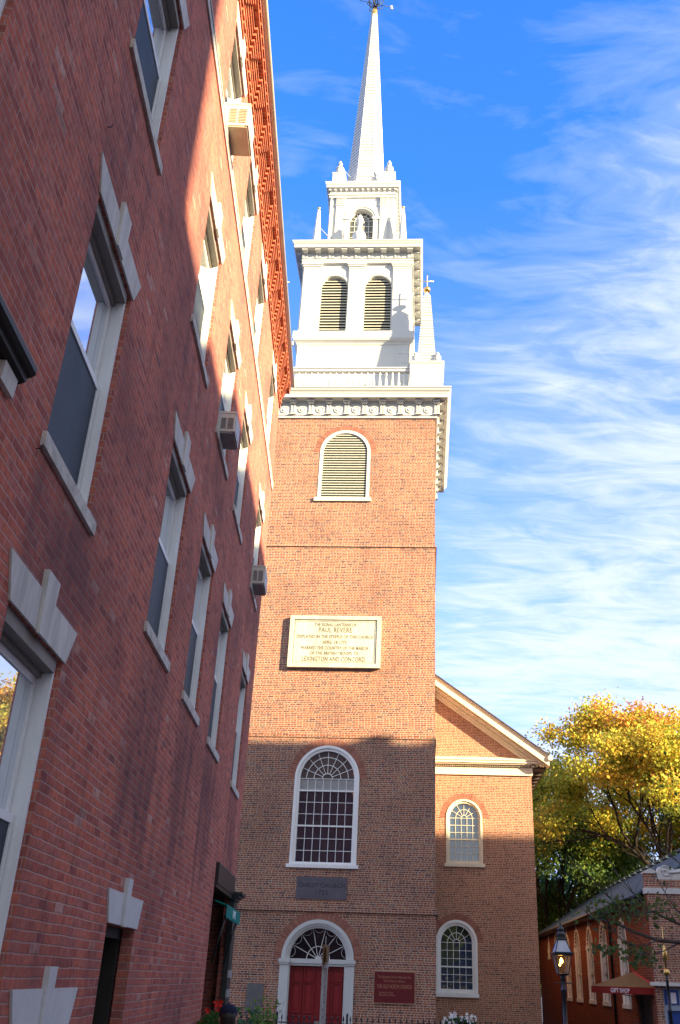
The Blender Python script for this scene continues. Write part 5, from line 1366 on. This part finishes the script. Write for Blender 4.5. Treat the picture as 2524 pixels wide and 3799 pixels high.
def street_tree():
    gz = ground_z(23); t = thing('street_tree', 'thin branched street tree with few green leaves, reaching in from the right edge', 'tree', (10.6, 23.4, gz)); r = random.Random(5)
    m = MB(); o = Vector((10.6, 23.4, gz)); T = lambda *p: Vector(p) - o
    m.tube([T(10.6, 23.4, gz - .1), T(10.55, 23.4, .6), T(10.4, 23.5, 1.9), T(10.3, 23.4, 3.3), T(10.5, 23.2, 5.2), T(10.2, 23, 7)], [.14, .12, .105, .09, .06, .02], 8)
    limbs = [([(10.4, 23.5, 2.1), (9.3, 23.8, 2.5), (8.14, 24, 2.60), (7.6, 24, 2.63), (7.1, 24.1, 2.79), (6.72, 24.1, 2.95), (6.1, 24.3, 3.11), (5.75, 24.2, 3.42)], .075, .008),
             ([(10.3, 23.4, 3.3), (9.4, 23.7, 2.9), (8.2, 24.1, 3.0), (7.55, 24.3, 3.3), (7.15, 24.2, 3.7), (6.76, 24.3, 4.2)], .055, .006),
             ([(7.6, 24.1, 3.28), (7.1, 23.9, 3.12), (6.6, 23.8, 3.35), (6.2, 23.6, 3.75), (5.9, 23.6, 4.0)], .02, .004),
             ([(9.3, 23.8, 2.5), (8.6, 23.5, 2.75), (7.9, 23.4, 3.3), (7.5, 23.3, 3.9)], .03, .005),
             ([(7.6, 24, 2.63), (7.2, 23.7, 2.5), (6.85, 23.6, 2.5), (6.5, 23.5, 2.62)], .018, .004),
             ([(8.14, 24, 2.6), (7.8, 24.3, 2.4), (7.45, 24.4, 2.28)], .018, .004),
             ([(10.5, 23.3, 4.4), (9.2, 23.6, 4.0), (8.4, 23.9, 4.3), (7.9, 24, 4.7)], .04, .006)]
    tw = []
    for pts, r0, r1 in limbs:
        pts = [T(*p) for p in pts]; m.tube(pts, r0, 6, r1)
        for k in range(9):
            i = r.randrange(1, len(pts) - 1) if len(pts) > 2 else 0; a = pts[i].lerp(pts[i + 1], r.random()); d = (pts[i + 1] - pts[i]).normalized()
            d = (d + Vector((r.gauss(0, .5), r.gauss(0, .6), r.uniform(-.1, .9)))).normalized(); L = r.uniform(.25, .75)
            e = a + d * L + Vector((0, 0, .05)); m.tube([a, a.lerp(e, .5) + Vector((r.gauss(0, .03), 0, r.gauss(0, .03))), e], .008, 4, .003)
    m.build('trunk', BARKG, t)
    P = []
    for c, n, s in (((6.25, 23.8, 2.40), 60, (.30, .3, .09)), ((6.95, 23.7, 2.32), 110, (.35, .3, .13)), ((7.35, 24.3, 2.18), 40, (.18, .2, .08)), ((6.75, 24.1, 3.15), 170, (.55, .4, .16)), ((7.2, 24, 3.35), 90, (.3, .3, .16)), ((7.85, 24, 3.3), 45, (.2, .2, .13)), ((6.5, 24, 3.35), 60, (.3, .3, .12)), ((9.6, 23.5, 4.6), 260, (.9, .7, .6)), ((10.4, 23.2, 5.6), 320, (1.1, 1, .9))):
        for k in range(n): P.append((T(*c) + Vector((r.gauss(0, s[0]), r.gauss(0, s[1]), r.gauss(0, s[2]))), 1, jit(r.choice([(.06, .12, .035), (.10, .15, .03), (.09, .10, .05), (.14, .13, .035)]), r, .3)))
    leaf_mesh('crown', P, .13, None, t, 8)


street_tree()


# ------------------------------------------------------------------ houses behind and beside the camera (they shade the street)
def row_house(label, loc, rz, w, d, h, seed, mat=MB_ROW, para=None, chimneys=()):
    """front face at local y=0 looking to -y ... floors of sash windows, stone lintels, cornice"""
    t = thing('row_house', label, 'building', loc, rz, 'brick houses along the street'); fl = max(2, int(h / 3.1)); nw = max(2, int(w / 2.4)); holes = []; ws = []
    for f in range(fl):
        for k in range(nw):
            x = w * (k + .5) / nw; z = .9 + f * (h - .8) / fl
            if z + 1.8 < h - .3: holes.append([(x - .5, z), (x + .5, z), (x + .5, z + 1.7), (x - .5, z + 1.7)]); ws.append((x, z))
    m = MB(); m.wall([(0, -2), (w, -2), (w, h), (0, h)], holes, lambda u, v, q: (u, q, v), .12)
    m.poly([(0, 0, -2), (0, d, -2), (0, d, h), (0, 0, h)]); m.poly([(w, 0, -2), (w, d, -2), (w, d, h), (w, 0, h)]); m.poly([(0, d, -2), (w, d, -2), (w, d, h), (0, d, h)])
    m.build('wall', mat, t); r = MB(); r.box(-.02, w + .02, 0, d + .02, h - .1, h); rf = r.build('roof', TAR, t)
    for cx_, cy_, cw, chh in chimneys: q = MB(); q.box(cx_ - cw, cx_ + cw, cy_ - .3, cy_ + .3, h - .05, h + chh); q.build('chimney', MB_ROW, rf)
    c = MB(); c.box(-.05, w + .05, -.18, -.001, h - .35, h); c.box(-.05, w + .05, -.25, -.001, h - .08, h + .001); c.build('cornice', CREAM, t)
    w0 = None
    for x, z in ws:
        if w0 is None:
            f = MB(); f.box(-.5, -.42, .1, .2, 0, 1.7); f.box(.42, .5, .1, .2, 0, 1.7); f.box(-.42, .42, .1, .2, 1.6, 1.7); f.box(-.42, .42, .1, .2, 0, .08); f.box(-.42, .42, .13, .19, .82, .9); w0 = o = f.build('window', FRAME, t)
            MB().box(-.42, .42, .16, .175, .08, 1.6).build('pane', GLASSD, o); MB().box(-.6, .6, -.03, .1, 1.702, 1.95).build('lintel', STONE, o); MB().box(-.58, .58, -.05, .12, -.1, -.002).build('sill', STONE, o)
        else: o = copy_tree(w0, t)
        o.location = (x, 0, z)
    return t


# across the street from the apartment house (front faces look to -x)
row_house('tall brick house set askew beyond the open corner, behind the camera', (26.0, -12.0, 0), R(-90 - 34.7), 14, 9, 28, 1)
row_house('four storey brick house beyond the open corner, left of two', (26.0, -8.2, 0), R(-90), 4.2, 9, 18.75, 2)
row_house('four storey brick house beyond the open corner, right of two', (26.0, 6.0, 0), R(-90), 14.15, 9, 19.6, 3)
# further block that throws the shadow on the foot of the church
kb = lambda x, y: on_church(x, y, 0)
row_house('tall brick house on the far corner, with a chimney', kb(27.6, -14), CYAW + PI, 12, 9, 17.2, 4, chimneys=((1.9, .4, .35, .5),))
row_house('brick house at the far corner with a lower roof edge', kb(31.4, -14.0), CYAW + PI, 3.75, 9, 16.85, 5)
row_house('tallest brick house on the far block', kb(56, -14), CYAW + PI, 24.5, 9, 18.95, 6)

# ------------------------------------------------------------------ the street behind the camera, mirrored in the church glass
tree('broad yellowing street tree far behind the camera', (4.5, -34, .9), 13, 3.2, 6.0, 71, 3, 60, .5, .34, yg_cols, 'street_tree', .3)
tree('green street tree far behind the camera on the left', (-3.5, -46, .9), 12, 3.0, 5.0, 81, 3, 50, .5, .34, green_cols, 'street_tree', .3)
row_house('wide brick house closing the street behind the camera', (14, -62, .9), PI, 26, 9, 9.0, 8, mat=plain('render_grey', (.15, .16, .19), .85, .2))

tree('dark bushy tree added to close the alley between church and chapel against sky light', (12.3, 70, -1.1), 9.5, 1.2, 3.6, 91, 3, 150, .35, .24, green_cols, 'green_tree', .22)  # added to hold back sky light at the far end of the alley
